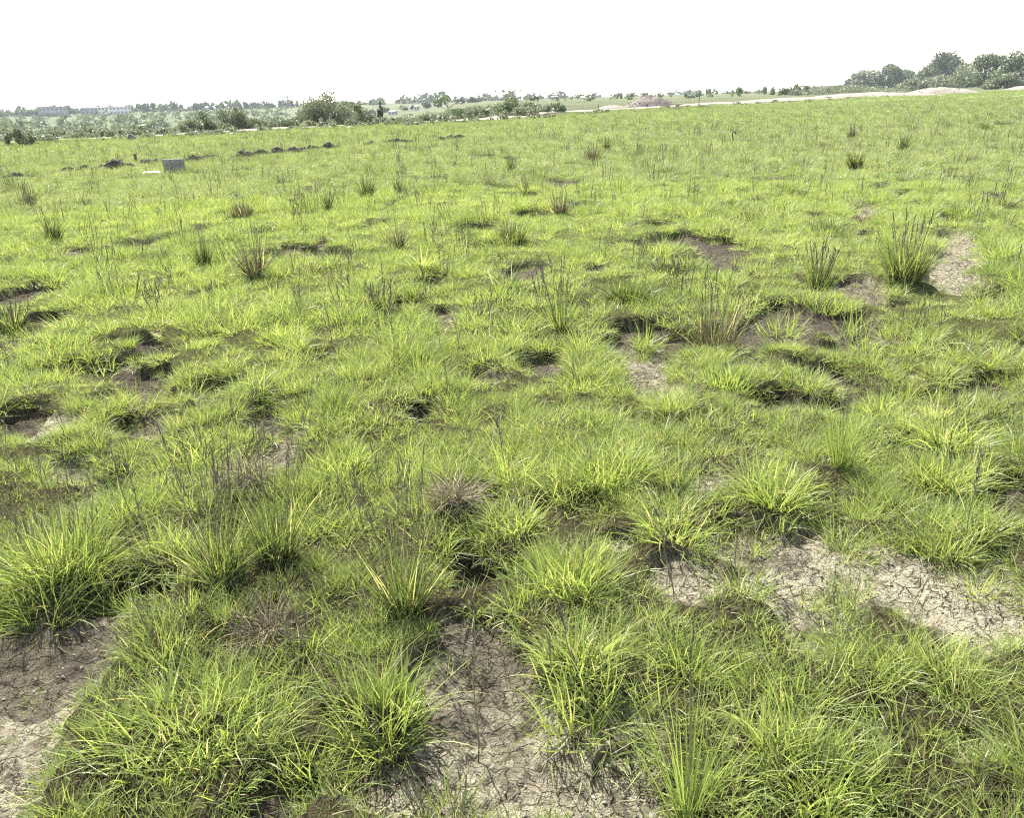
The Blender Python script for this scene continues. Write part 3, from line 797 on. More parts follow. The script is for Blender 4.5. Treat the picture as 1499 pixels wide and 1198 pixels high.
    for hx, hy, a, b, hd, dm, az in HW:
        if dm < 0.6: continue
        r = math.hypot(hx, hy)
        n = int(np.clip(a * (22 if r < 6 else 14), 3, 30))
        th = g.uniform(0.05, math.pi - 0.05, n); q = g.uniform(1.05, 1.4, n)
        lx, ly = a * q * np.cos(th), b * q * np.sin(th)
        X = hx + lx * math.cos(az) + ly * math.sin(az); Y = hy - lx * math.sin(az) + ly * math.cos(az)
        pick = N_TUFT if r < 5.5 else M_TUFTS if r < 18 else F_TUFTS
        P.append(np.stack([X, Y, ground_z(X, Y)], 1))
        Rt.append(np.stack([g.uniform(0.2, 0.7, n), g.normal(0, 0.2, n), g.normal(0, 0.3, n)], 1)); S.append(g.uniform(0.5, 0.95, n)); I.append(g.choice(pick, n))
    P = np.concatenate(P); Rt = np.concatenate(Rt); S = np.concatenate(S); I = np.concatenate(I)
    me = bpy.data.meshes.new('grass')
    me.vertices.add(len(P)); me.vertices.foreach_set('co', P.astype(np.float32).ravel())
    a = me.attributes.new('rot', 'FLOAT_VECTOR', 'POINT'); a.data.foreach_set('vector', Rt.astype(np.float32).ravel())
    a = me.attributes.new('scl', 'FLOAT', 'POINT'); a.data.foreach_set('value', S.astype(np.float32))
    a = me.attributes.new('idx', 'INT', 'POINT'); a.data.foreach_set('value', I.astype(np.int32))
    return me

ng = bpy.data.node_groups.new('grass_scatter', 'GeometryNodeTree')
ng.interface.new_socket('Geometry', in_out='INPUT', socket_type='NodeSocketGeometry')
ng.interface.new_socket('Geometry', in_out='OUTPUT', socket_type='NodeSocketGeometry')
gi = ng.nodes.new('NodeGroupInput'); go = ng.nodes.new('NodeGroupOutput')
iop = ng.nodes.new('GeometryNodeInstanceOnPoints')
ci = ng.nodes.new('GeometryNodeCollectionInfo'); ci.inputs['Collection'].default_value = var_col
ci.inputs['Separate Children'].default_value = True; ci.inputs['Reset Children'].default_value = True
def named(nm, dt):
    n = ng.nodes.new('GeometryNodeInputNamedAttribute'); n.data_type = dt; n.inputs['Name'].default_value = nm
    return n.outputs['Attribute']
e2r = ng.nodes.new('FunctionNodeEulerToRotation')
ng.links.new(named('rot', 'FLOAT_VECTOR'), e2r.inputs[0])
ng.links.new(gi.outputs[0], iop.inputs['Points'])
ng.links.new(ci.outputs[0], iop.inputs['Instance'])
iop.inputs['Pick Instance'].default_value = True
ng.links.new(named('idx', 'INT'), iop.inputs['Instance Index'])
ng.links.new(e2r.outputs[0], iop.inputs['Rotation'])
ng.links.new(named('scl', 'FLOAT'), iop.inputs['Scale'])
ng.links.new(iop.outputs[0], go.inputs[0])
grass = link('grass', scatter_fill(), None)
md = grass.modifiers.new('scatter', 'NODES'); md.node_group = ng
kind(grass, 'stuff', 'bright green field grass covering the ground between the bare patches', 'grass')

# ------------------------------------------------------------------ lumps, clods, heaps
def lump_mesh(name, seed, rx, ry, h, rough=0.35, freq=3.0, k=14, m_=9, sink=0.12):
    g = rng(seed)
    V = []; 
    for i in range(m_):
        ph = (i / (m_ - 1)) * math.pi / 2
        for j in range(k):
            a = j * 2 * math.pi / k
            ra = math.cos(ph); z = math.sin(ph)
            s = 1 + rough * 2 * (fbm(np.array([math.cos(a) * freq + seed]), np.array([math.sin(a) * freq + z * freq]), seed)[0] - 0.5)
            V.append((rx * ra * s * math.cos(a), ry * ra * s * math.sin(a), h * z * (0.75 + 0.5 * s * 0.5) - (sink * h if i == 0 else 0)))
    V = np.array(V)
    q = [[i * k + j, i * k + (j + 1) % k, (i + 1) * k + (j + 1) % k, (i + 1) * k + j] for i in range(m_ - 1) for j in range(k)]
    return V, q

def crumbly(name, seed, w, h, n, mat, parent, d=None):
    """a heap of irregular lumps merged into one mesh"""
    g = rng(seed); A = Acc(); d = d or w * 0.5
    V, q = lump_mesh('', seed * 17, w * 0.46, d * 0.40, h * 0.36, 0.7, 3.0, 18, 6); A.add(V, q)
    for i in range(n):
        u = g.normal(0, 0.24); v = g.normal(0, 0.24)
        hh = h * max(0.25, 1 - 1.6 * (u * u + v * v) ** .5) * (0.6 + 0.5 * g.random()) * (0.6 if n > 30 else 1)
        V, q = lump_mesh('', seed * 31 + i, hh * (0.45 + 0.5 * g.random()), hh * (0.45 + .5 * g.random()), hh * (0.55 + 0.6 * g.random()), 0.55, 2.6, 9, 5)
        V = V + np.array([u * w, v * d, (h * 0.36 * max(0, 1 - (u * u + v * v) / 0.2) if n > 30 else 0)]); A.add(V, q)
    return link(name, A.mesh(name), mat, parent)

ORD = ['first', 'second', 'third', 'fourth', 'fifth', 'sixth', 'seventh', 'eighth', 'ninth', 'tenth', 'eleventh', 'twelfth', 'thirteenth', 'fourteenth', 'fifteenth', 'sixteenth', 'seventeenth', 'eighteenth', 'nineteenth', 'twentieth']
for i, (px, py, w, h) in enumerate(row):
    x0, y0, ppm = at(px, py)
    t = thing('soil_clod', f'{ORD[i]} dark soil clod from the left along the long clod row', 'clod', (x0, y0, gz(x0, y0)), 0, 'dark soil clods in a row across the left field')
    crumbly('lumps', 900 + i, w / ppm * 2.2, h / ppm * 1.5, 60, M_CLOD, t, 0.4)
row2 = [(14, 214, 12, 4), (36, 213, 9, 3), (70, 211, 8, 3), (83, 210, 8, 3), (108, 208, 10, 3), (152, 207, 9, 4)]
for i, (px, py, w, h) in enumerate(row2):
    x0, y0, ppm = at(px, py)
    t = thing('soil_clod', f'{ORD[i]} small clod from the left in the far row near the track', 'clod', (x0, y0, gz(x0, y0)), 0, 'small far clods near the track')
    crumbly('lumps', 950 + i, w / ppm * 1.2, h / ppm * 1.5, 8, M_CLOD, t, 0.5)
# loose crumbs of earth on the bare ground
crumb_col = bpy.data.collections.new('crumb_variants')
for i in range(5):
    V, q = lump_mesh('', 60 + i, 1.0, 0.8, 0.7, 0.6, 2.4, 8, 5)
    me = make_mesh('crumb%d' % i, V, [np.array(q)], None, False); me.materials.append(M_CRUMB)
    crumb_col.objects.link(bpy.data.objects.new('crumb_%02d' % i, me))
g = rng(515); n = 60000
r = np.sqrt(0.9 ** 2 + (9 ** 2 - 0.9 ** 2) * g.random(n)); a = (g.random(n) * 2 - 1) * R(46)
x, y = r * np.sin(a), r * np.cos(a)
b = cover(x, y)[1]; cl = fbm(x * 4, y * 4, 333, 2)
ok = (b > 0.25) & (g.random(n) < sstep(0.35, 0.7, cl)); x, y, r = x[ok], y[ok], r[ok]; n = len(x)
me = bpy.data.meshes.new('soil_crumbs'); me.vertices.add(n)
me.vertices.foreach_set('co', np.stack([x, y, ground_z(x, y)], 1).astype(np.float32).ravel())
at_ = me.attributes.new('rot', 'FLOAT_VECTOR', 'POINT'); at_.data.foreach_set('vector', np.stack([g.normal(0, .4, n), g.normal(0, .4, n), g.random(n) * 6.28], 1).astype(np.float32).ravel())
at_ = me.attributes.new('scl', 'FLOAT', 'POINT'); at_.data.foreach_set('value', (0.0016 + 0.006 * g.random(n) ** 3).astype(np.float32))
at_ = me.attributes.new('idx', 'INT', 'POINT'); at_.data.foreach_set('value', g.integers(0, 5, n).astype(np.int32))
o = link('soil_crumbs', me, None)
ng2 = ng.copy(); ng2.name = 'crumb_scatter'
for nn_ in ng2.nodes:
    if nn_.bl_idname == 'GeometryNodeCollectionInfo': nn_.inputs['Collection'].default_value = crumb_col
md = o.modifiers.new('scatter', 'NODES'); md.node_group = ng2
kind(o, 'stuff', 'loose grey brown earth crumbs on the bare cracked ground', 'crumbs')

# root balls and dead mats
def rootball(px, py, w, h, label, seed, deadn):
    x0, y0, ppm = at(px, py); g = rng(seed)
    z0 = gz(x0, y0)
    t = thing('root_ball', label, 'root ball', (x0, y0, z0), 0, 'lumps of earth and dead roots')
    Wm, Hm = w / ppm, h / ppm
    crumbly('earth', seed, Wm * 0.8, Hm * 0.7, 70, M_CLOD, t, Wm * 0.5)
    n = deadn; a = g.random(n) * 6.283; rho = Wm * 0.42 * np.sqrt(g.random(n))
    base = np.stack([rho * np.cos(a), rho * np.sin(a), np.maximum(0, Hm * 0.7 * (1 - (rho / (Wm * .5)) ** 2))], 1)
    V, Fc, T = blades(g, base, 0.05 + 0.12 * g.random(n), 0.5 + 1.2 * g.random(n), a + g.normal(0, 1, n), 0.8 * g.random(n), np.full(n, 0.003 * max(1, 300 / ppm)), 3, g.random(n))
    link('dead_roots', make_mesh('dead_roots', V, [Fc], {'tone': T}), M_DEAD, t)
rootball(665, 752, 70, 40, 'grey tangled ball of dead roots behind the dark central hollow', 1201, 420)
rootball(392, 930, 90, 50, 'dead root mat above the broadest grass cushion', 1202, 520)
rootball(365, 722, 90, 40, 'brown dead root mat behind the tall grey seed stalks', 1203, 460)
rootball(1300, 496, 40, 34, 'dark round root ball in the hollow at the right', 1204, 160)
rootball(1262, 326, 26, 14, 'small dark root ball left of the tallest reedy tussock, further back', 1205, 60)
rootball(1472, 440, 44, 26, 'dark crumbling clod at the right edge of the mid field', 1206, 100)

# single dead stalks leaning over the foreground
def lone_stalk(p0, p1, label, seed):
    x0, y0, ppm = at(*p0); g = rng(seed)
    z0 = gz(x0, y0)
    h = (p0[1] - p1[1]) / ppm / math.cos(math.atan2(1.6, math.hypot(x0, y0)))
    dx = (p1[0] - p0[0]) / ppm
    t = thing('dead_stalk', label, 'stalk', (x0, y0, z0), 0, 'bare dead stalks in the foreground')
    A = Acc(); s = np.linspace(0, 1, 8)
    A.tube(np.stack([dx * s ** 1.2 + 0.004 * np.sin(s * 9), 0.01 * np.sin(s * 7), h * s - 0.02], 1), 0.0026 - 0.0014 * s, 5, 0.75)
    link('stem', A.mesh('stem', True), M_STALK, t)
    n = 30; u = 0.62 + 0.38 * g.random(n)
    base = np.stack([dx * u ** 1.2, 0 * u, h * u - 0.02], 1)
    V, Fc, T = blades(g, base, 0.02 + 0.03 * g.random(n), 0.3 + 0.5 * g.random(n), g.random(n) * 6.28, 0.5 * g.random(n), np.full(n, 0.004), 2, 0.3 * g.random(n))
    link('seed_head', make_mesh('seed_head', V, [Fc], {'tone': T}), M_STALK, t)
lone_stalk((988, 868), (955, 735), 'dark bare stalk leaning left at the left end of the pale soil band', 1301)
lone_stalk((845, 1010), (818, 895), 'dark stalk rising from the yellow green fringed tussock', 1302)
lone_stalk((698, 1090), (703, 890), 'long thin upright stalk standing in the cracked soil channel', 1303)
lone_stalk((238, 850), (222, 640), 'tall dark stalk above the dark hollow at left', 1304)
lone_stalk((205, 800), (193, 640), 'tall dark seed stalk left of the tallest stalk over the hollow', 1305)
lone_stalk((543, 830), (532, 690), 'grey feathery stalk left of the dark stalked upright tussock', 1306)
lone_stalk((745, 700), (730, 602), 'thin dark stalk in front of the small pale spot at centre', 1307)
lone_stalk((1412, 800), (1408, 660), 'green brown stalk beside the yellow tipped tussock', 1308)

# ------------------------------------------------------------------ block stub, pegs, litter
x0, y0, ppm = at(257, 253)
t = thing('block_stub', 'grey stub of stacked concrete blocks in front of the clod row', 'block stub', (x0, y0, gz(x0, y0)), R(-16))
def block(cx, cz, w):
    A = Acc(); hh, dd = 0.165, 0.20
    th = 0.035
    A.box((cx, -dd / 2 + th / 2, cz), (w, th, hh)); A.box((cx, dd / 2 - th / 2, cz), (w, th, hh))
    for fx in (-0.5, 0, 0.5):
        A.box((cx + fx * (w - th), 0, cz), (th, dd - 2 * th - 0.004, hh - 0.004))
    o = link('block', A.mesh('block'), M_CONC, t)
    b = o.modifiers.new('worn', 'BEVEL'); b.width = 0.008; b.segments = 2
for cx, cz, w in ((-0.145, 0.07, 0.27), (0.145, 0.07, 0.27), (-0.16, 0.247, 0.24), (0.115, 0.247, 0.29)): block(cx, cz, w)
link('mortar_joint', Acc().box((0, 0, 0.158), (0.55, 0.185, 0.010)).mesh('mortar'), M_MORTAR, t)
x0, y0, ppm = at(200, 240)
A = Acc(); A.box((0, 0, 0.12), (0.085, 0.07, 0.32)); 
t = link('wooden_peg', A.mesh('wooden_peg'), M_WOOD, None, (x0, y0, gz(x0, y0))); b = t.modifiers.new('worn', 'BEVEL'); b.width = 0.012
tag(t, 'dark square wooden peg standing left of the grey block stub', 'peg')
def sheet(px, py, w, label, seed):
    x0, y0, ppm = at(px, py); g = rng(seed); n = 12
    u, v = np.meshgrid(np.linspace(-.5, .5, n), np.linspace(-.5, .5, n)); W = w / ppm
    X = u * W * (1 + .2 * (fbm(u * 3, v * 3, seed) - .5)); Y = v * W * 0.55
    Z = 0.05 + 0.10 * fbm(u * 5 + seed, v * 5, seed, 2) * (1 - 1.6 * (u * u + v * v))
    V = np.stack([X, Y, Z], -1).reshape(-1, 3)
    q = [[i * n + j, i * n + j + 1, (i + 1) * n + j + 1, (i + 1) * n + j] for i in range(n - 1) for j in range(n - 1)]
    o = link('plastic_sheet', make_mesh('plastic_sheet', V, [np.array(q)]), M_PLASTIC, None, (x0, y0, gz(x0, y0)))
    s = o.modifiers.new('thickness', 'SOLIDIFY'); s.thickness = 0.004
    tag(o, label, 'litter')
sheet(223, 256, 24, 'crumpled white plastic sheet lying left of the grey block stub', 4)
sheet(284, 228, 9, 'small white scrap behind the grey block stub, on the clod row', 6)
# hooked iron rod
x0, y0, ppm = at(1071, 212)
s = np.linspace(0, 1, 14); hook = np.linspace(math.pi, -0.5, 9)
Pp = np.concatenate([np.stack([0.03 * np.sin(s * 3), 0 * s, 0.36 * s - 0.03], 1), np.stack([0.06 + 0.055 * np.cos(hook), 0 * hook, 0.345 + 0.055 * np.sin(hook)], 1)])
A = Acc(); A.tube(Pp, 0.019, 7)
t = link('hooked_rod', A.mesh('hooked_rod', True), M_IRON, None, (x0, y0, gz(x0, y0)))
tag(t, 'dark hooked iron rod sticking up out of the grass', 'rod')
def pole(px, pb, pt, dia, mat, label, name='pole'):
    x0, y0, ppm = at(px, pb); h = (pb - pt) / ppm
    A = Acc(); g = rng(int(px)); s = np.linspace(0, 1, 6)
    A.tube(np.stack([0.03 * h * np.sin(s * 2 + px), 0 * s, h * s - 0.05], 1), dia / 2 * (1 - 0.25 * s), 7)
    t = link(name, A.mesh(name, True), mat, None, (x0, y0, gz(x0, y0))); tag(t, label, 'pole', 'thin poles along the far edge of the field')
pole(1023, 156, 140, 0.10, M_WOOD, 'dark thin pole on the road right of the brown spoil heap')
pole(876, 165, 153, 0.10, M_WOOD, 'thin pole by the road left of the brown spoil heap')
pole(1368, 137, 117, 0.14, M_PALEWOOD, 'pale wooden pole in front of the spoil mound at right')
pole(488, 182, 162, 0.07, M_PALEWOOD, 'pale wooden stake in front of the big pale bush')

# spoil heaps and banks
def heap(px, pb, wpx, hpx, depth, mat, label, seed, name='spoil_heap', crumbs=40):
    x0, y0, ppm = at(px, pb); W = wpx / ppm / 2; Hm = hpx / ppm * (0.74 if mat is M_HEAP else 0.66); g = rng(seed)
    D = depth / 2; nx, ny = 48, 24
    u, v = np.meshgrid(np.linspace(-1, 1, nx), np.linspace(-1, 1, ny))
    q_ = np.sqrt(u * u + v * v)
    Z = Hm * np.clip(1 - q_ ** 1.7, 0, 1) * (0.75 + 0.5 * fbm(u * 3 + seed, v * 3, seed, 3)) + 0.12 * Hm * (fbm(u * 9 + seed, v * 9, seed + 5, 3) - .5) * np.clip(1.2 - q_, 0, 1) - 0.15
    V = np.stack([u * W, v * D + D * 0.7, Z], -1).reshape(-1, 3)
    q = [[i * nx + j, i * nx + j + 1, (i + 1) * nx + j + 1, (i + 1) * nx + j] for i in range(ny - 1) for j in range(nx - 1)]
    A = Acc(); A.add(V, q)
    for k in range(crumbs):
        uu, vv = g.random() * 1.6 - .8, g.random() * 1.2 - .9
        zz = Hm * max(0, 1 - math.hypot(uu, vv) ** 1.7) * .9
        s_ = Hm * (0.03 + 0.05 * g.random())
        Vl, ql = lump_mesh('', seed + k, s_ * 1.3, s_, s_, .4, 2, 7, 4); A.add(Vl + np.array([uu * W, vv * D + D * .7, zz - 0.05]), ql)
    az = math.atan2(x0, y0)
    o = link(name, A.mesh(name), mat, None, (x0, y0, gz(x0, y0))); o.rotation_euler = (0, 0, -az)
    tag(o, label, 'spoil heap')
heap(952, 156, 84, 22, 5.5, M_HEAP, 'dark red brown spoil heap on the road at the centre', 31)
heap(897, 158, 60, 8, 3.0, M_SPOIL, 'low pale earth bank left of the dark spoil heap', 32, 'earth_bank')
heap(1375, 137.5, 120, 17, 6, M_SPOIL, 'rounded grey pink spoil mound below the trees at right', 33)
heap(1270, 142.5, 230, 11, 5, M_SPOIL, 'long low spoil bank in front of the green hedge', 34, 'earth_bank')
heap(1155, 147.5, 190, 8, 4, M_SPOIL, 'low pale bank beside the road left of the green hedge', 35, 'earth_bank')
heap(1500, 131.5, 70, 10, 6, M_SPOIL, 'sandy mound cut by the right edge below the trees', 36)
heap(1050, 152.5, 170, 6, 3, M_SPOIL, 'lowest earth bank along the road right of the thin dark pole', 37, 'earth_bank')
x0, y0, ppm = at(194, 205)
t = thing('rubble_pile', 'brown rubble pile beside the pale track at left', 'rubble', (x0, y0, gz(x0, y0)))
crumbly('rubble', 77, 24 / ppm, 10 / ppm, 22, M_HEAP, t, 0.7)

# ------------------------------------------------------------------ trees and bushes
def crown(seed, W, H, D, n, leaf, z0=0.0, lobes=9, flat=1.0, hollow=0.35):
    """leaf clumps spread through lobes; returns V, Q, tone"""
    g = rng(seed)
    cs = []
    for i in range(lobes):
        u = g.uniform(-1, 1); v = g.uniform(-1, 1)
        top = 1 - 0.55 * u * u
        rz = g.uniform(0.22, 0.42) * H * 0.75
        zc = z0 + max(rz * 0.7, g.uniform(0.05, 0.95) * (H * top - rz))
        rr = g.uniform(0.28, 0.48) * W * 0.5
        cs.append((u * (W * 0.5 - rr * 0.9), v * (D * 0.5 - min(rr, D * .3) * 0.8), zc, rr, rz * flat))
    cs = np.array(cs)
    wgt = cs[:, 3] ** 2; k = g.choice(lobes, n, p=wgt / wgt.sum())
    d = g.normal(0, 1, (n, 3)); d /= np.linalg.norm(d, axis=1)[:, None]
    rad = hollow + (1 - hollow) * g.random(n) ** 0.5
    rad = np.where(g.random(n) < 0.10, rad * (1.1 + 0.25 * g.random(n)), rad)
    c = cs[k, :3] + d * rad[:, None] * np.stack([cs[k, 3], cs[k, 3], cs[k, 4]], 1)
    c[:, 2] = np.maximum(c[:, 2], z0 + 0.03 * H * g.random(n))
    nn = d + 0.9 * g.normal(0, 1, (n, 3)); nn /= np.linalg.norm(nn, axis=1)[:, None]
    t1 = np.cross(nn, g.normal(0, 1, (n, 3))); t1 /= np.linalg.norm(t1, axis=1)[:, None]
    t2 = np.cross(nn, t1)
    s = (leaf * (0.5 + g.random(n)))[:, None]
    V = np.stack([c - t1 * s, c - t2 * s * 0.45, c + t1 * s, c + t2 * s * 0.45], 1).reshape(-1, 3)
    Q = np.arange(4 * n).reshape(n, 4)
    lt = g.random(lobes)
    tone = np.clip(0.3 + 0.35 * lt[k] + 0.3 * (g.random(n) - 0.3), 0, 1)
    # fit the asked width and height
    sx = W / (np.percentile(V[:, 0], 99.5) - np.percentile(V[:, 0], 0.5)); sz = H / (np.percentile(V[:, 2], 99.7) - z0)
    V[:, 0] *= sx; V[:, 2] = z0 + (V[:, 2] - z0) * sz
    cs[:, 0] *= sx; cs[:, 2] = z0 + (cs[:, 2] - z0) * sz
    return V, Q, np.repeat(tone, 4), cs

def limbs(seed, cs, trunk_r, z_fork, k=6):
    g = rng(seed); A = Acc(); s = np.linspace(0, 1, 7)
    A.tube(np.stack([0.06 * z_fork * np.sin(s * 2 + seed), 0.05 * z_fork * np.cos(s * 3), z_fork * 1.15 * s - 0.15], 1), trunk_r * (1.25 - 0.5 * s), 7)
    for c in cs[:k]:
        p0 = np.array([0, 0, z_fork * (0.6 + .4 * g.random())]); p1 = c[:3]
        mid = (p0 + p1) / 2 + np.array([0, 0, -0.12 * np.linalg.norm(p1 - p0)])
        pts = np.stack([(1 - t) ** 2 * p0 + 2 * t * (1 - t) * mid + t * t * p1 for t in np.linspace(0, 1, 6)])
        A.tube(pts, trunk_r * np.linspace(0.6, 0.18, 6), 5)
    return A.mesh('trunk', True)

def tree(name, px, dist, wpx, hpx, label, cat, mat, seed, base_px=None, trunk=0.25, n=None, group=None, lobes=9, leaf_px=1.3, flat=1.0, hollow=0.35, zoff=None):
    if base_px is not None:
        x0, y0, ppm = at(px, base_px)
    else:
        x0, y0, ppm = away(px, dist)
    z0 = gz(x0, y0)
    if group == GT: wpx, hpx, leaf_px = wpx * 1.2, hpx * 1.0, 1.6
    W, H = wpx / ppm, hpx / ppm
    leaf = leaf_px / ppm
    n = n or int(np.clip(wpx * hpx * (1.5 if group == GS else 2.6), 160, 6500))
    t = thing(name, label, cat, (x0, y0, z0 if zoff is None else zoff), -math.atan2(x0, y0), group)
    V, Q, T, cs = crown(seed, W, H * (1 - trunk), W * 0.8, n, leaf, H * trunk, lobes, flat, hollow)
    link('crown', make_mesh('crown', V, [Q], {'tone': T}, False), mat, t)
    link('trunk', limbs(seed, cs, max((0.022 if trunk > .5 else 0.04) * H, 0.6 / ppm * 0.6), H * max(trunk, 0.18)), M_BARK, t)
    return t

GT = 'trees behind the spoil mound at right'
GS = 'shrubs between the tracks and the horizon'
tree('tree', 1243, 225, 16, 16, 'small dark tree at the left end of the right hand trees', 'tree', M_DARK, 41, 131, .2, group=GT)
tree('tree', 1267, 225, 42, 27, 'light green rounded tree left in the right hand trees', 'tree', M_PALE, 42, 131, .08, group=GT)
tree('tree', 1300, 230, 38, 34, 'darker tree behind the light green rounded one at right', 'tree', M_BUSH, 43, 130, .15, group=GT)
tree('tree', 1331, 230, 46, 26, 'low wide bushy tree filling the gap in the right hand trees', 'tree', M_BUSH, 44, 129, .06, group=GT)
tree('tree', 1380, 240, 52, 48, 'tall dark domed tree above the rounded spoil mound', 'tree', M_DARK, 45, 128, .2, group=GT, lobes=12)
tree('tree', 1403, 215, 66, 34, 'yellow green bushy tree in front of the tall dark domed tree', 'tree', M_PALE, 46, 129, .05, group=GT, lobes=12)
tree('tree', 1440, 220, 68, 46, 'broad tree with light crown and shaded skirts at right', 'tree', M_BUSH, 47, 129, .08, group=GT, lobes=13)
tree('tree', 1488, 225, 66, 50, 'dark leaning tree cut by the right edge', 'tree', M_DARK, 48, 128, .12, group=GT, lobes=12)
tree('bush', 1470, 200, 44, 22, 'pale grey bush below the dark tree at right edge', 'bush', M_PALE, 49, 130, .03, group=GT)
tree('bush', 1345, 200, 50, 16, 'low grey green bush left of the rounded spoil mound', 'bush', M_PALE, 50, 130.5, .03, group=GT)
# hedge of low shrubs
x0, y0, ppm = at(1240, 137.5)
t = thing('hedge', 'long low green hedge along the road left of the right hand trees', 'hedge', (x0, y0 + 2, gz(x0, y0)), -math.atan2(x0, y0) )
V, Q, T, cs = crown(60, 150 / ppm, 13 / ppm, 3.0, 3800, 1.1 / ppm, 0.0, 34, 1.0, 0.5)
link('foliage', make_mesh('foliage', V, [Q], {'tone': T}, False), M_PALE, t)
A = Acc()
for c in cs[::2]: A.tube([[c[0], c[1], -0.1], [c[0] + .05, c[1], c[2]]], 0.05, 5)
link('stems', A.mesh('stems'), M_BARK, t)
GS = 'shrubs between the tracks and the horizon'
SHR = [
 ('tree', 1183, 260, 10, 11, 'small dark cone shaped tree on the skyline left of the hedge', M_DARK, .1),
 ('bush', 1150, 280, 18, 9, 'dark low bush on the skyline, widest left of the hedge', M_DARK, .05),
 ('bush', 1168, 250, 20, 8, 'pale bush just left of the small dark cone tree', M_PALE, .05),
 ('bush', 1133, 330, 7, 5, 'tiny dark bush on the skyline left of the low dark bush', M_DARK, .05),
 ('bush', 477, 71, 72, 44, 'big pale grey green bush left of centre on the skyline', M_PALE, .06),
 ('bush', 512, 73, 40, 30, 'darker bush leaning against the right of the big pale bush', M_BUSH, .06),
 ('bush', 452, 74, 30, 28, 'pale rounded bush at the left foot of the big pale bush', M_PALE, .05),
 ('tree', 555, 75, 9, 30, 'thin dark columnar shrub right of the big pale bush', M_DARK, .3),
 ('bush', 534, 82, 30, 22, 'grey green scrub right of the big bush', M_PALE, .04),
 ('bush', 590, 84, 46, 13, 'wide low scrub bush right of the columnar shrub', M_PALE, .04),
 ('bush', 628, 86, 40, 13, 'olive scrub bush left of the sparse flat tree', M_PALE, .04),
 ('bush', 668, 84, 40, 14, 'scrub bush below the sparse flat tree', M_BUSH, .04),
 ('bush', 704, 82, 44, 15, 'pale scrub bush left of the wide round bush', M_PALE, .04),
 ('bush', 738, 84, 56, 24, 'wide round bush at the start of the pale road', M_BUSH, .04),
 ('bush', 768, 80, 40, 13, 'low grey bush right of the wide round bush', M_PALE, .04),
 ('bush', 812, 95, 30, 13, 'dark bush standing on the edge of the pale road', M_DARK, .04),
 ('bush', 790, 96, 20, 9, 'pale bush left of the dark road edge bush', M_PALE, .04),
 ('bush', 776, 150, 30, 8, 'thin line of scrub behind the pale road', M_BUSH, .04),
 ('bush', 18, 50, 18, 22, 'left one of the two thin small trees by the track', M_PALE, .15),
 ('bush', 38, 51, 14, 18, 'right one of the two thin small trees by the track', M_PALE, .15),
 ('bush', 4, 53, 10, 16, 'bush cut by the left edge by the track', M_PALE, .1),
 ('bush', 60, 58, 26, 10, 'pale scrub right of the two thin small trees', M_PALE, .04),
 ('bush', 110, 62, 30, 11, 'grey scrub bush above the pale track at left', M_PALE, .04),
 ('bush', 148, 64, 20, 12, 'grey green scrub bush above the rubble pile', M_PALE, .04),
 ('bush', 190, 66, 30, 9, 'straw coloured scrub right of the rubble pile', M_PALE, .04),
 ('bush', 235, 66, 28, 9, 'olive scrub bush above the grey block stub', M_PALE, .04),
 ('bush', 296, 68, 28, 24, 'taller dark green bush left of the feathery pale bush', M_BUSH, .05),
 ('bush', 338, 67, 38, 27, 'feathery pale bush midway between the left edge and the big bush', M_PALE, .05),
 ('bush', 270, 68, 30, 16, 'low pale scrub left of the taller dark green bush', M_PALE, .04),
 ('bush', 372, 69, 34, 14, 'low scrub right of the feathery pale bush', M_PALE, .04),
 ('bush', 408, 70, 40, 14, 'level pale scrub left of the big bush', M_PALE, .04),
 ('bush', 428, 76, 26, 13, 'olive scrub touching the level pale scrub', M_BUSH, .04),
]
for i, (nm, px, dist, w, h, lab, mt, tr) in enumerate(SHR):
    tree(nm, px, dist, w, h, lab, nm, mt, 300 + i, None, tr, group=GS, lobes=10 if w > 20 else 6)
# sparse flat topped tree and faint bare twigs
t = tree('tree', 655, 88, 36, 32, 'sparse flat topped tree with sky showing through its crown', 'tree', M_BUSH, 391, None, .55, 130, lobes=11, leaf_px=1.6, flat=0.6, hollow=0.2)
t = tree('tree', 742, 95, 40, 34, 'nearly bare twiggy tree behind the wide round bush', 'tree', M_BUSH, 392, None, .7, 60, lobes=9, leaf_px=1.2, flat=0.5, hollow=0.2)

# far trees along the ridge
GF = 'trees on the far ridge'
FAR = [(34, 980, 24, 9), (60, 1000, 14, 8), (101, 960, 14, 12), (113, 980, 9, 8), (140, 1020, 12, 8), (197, 1000, 20, 9), (210, 950, 15, 13), (224, 950, 14, 12), (240, 980, 13, 9),
       (254, 950, 11, 12), (264, 960, 10, 9), (283, 960, 16, 11), (298, 960, 15, 12), (314, 960, 14, 10), (330, 970, 17, 11), (355, 980, 17, 10), (372, 980, 14, 9), (392, 970, 16, 10), (414, 970, 15, 10), (431, 980, 12, 10)]
for i, (px, d, w, h) in enumerate(FAR):
    tree('tree', px, d, w, h, f'{ORD[i]} dark rounded tree from the left along the far left ridge', 'tree', M_DARK, 420 + i, None, .12, group=GF, lobes=5, leaf_px=1.0)
FAR2 = [(542, 600, 16, 8), (563, 640, 12, 8), (588, 650, 12, 7), (603, 640, 8, 7), (622, 620, 14, 9), (640, 600, 12, 10), (675, 600, 14, 10), (690, 620, 14, 9), (700, 640, 12, 7)]
for i, (px, d, w, h) in enumerate(FAR2):
    tree('tree', px, d, w, h, f'{ORD[i]} small dark skyline tree from the left, between the big bush and the road', 'tree', M_DARK, 460 + i, None, .1, group='small dark skyline trees at the centre', lobes=5, leaf_px=1.0)
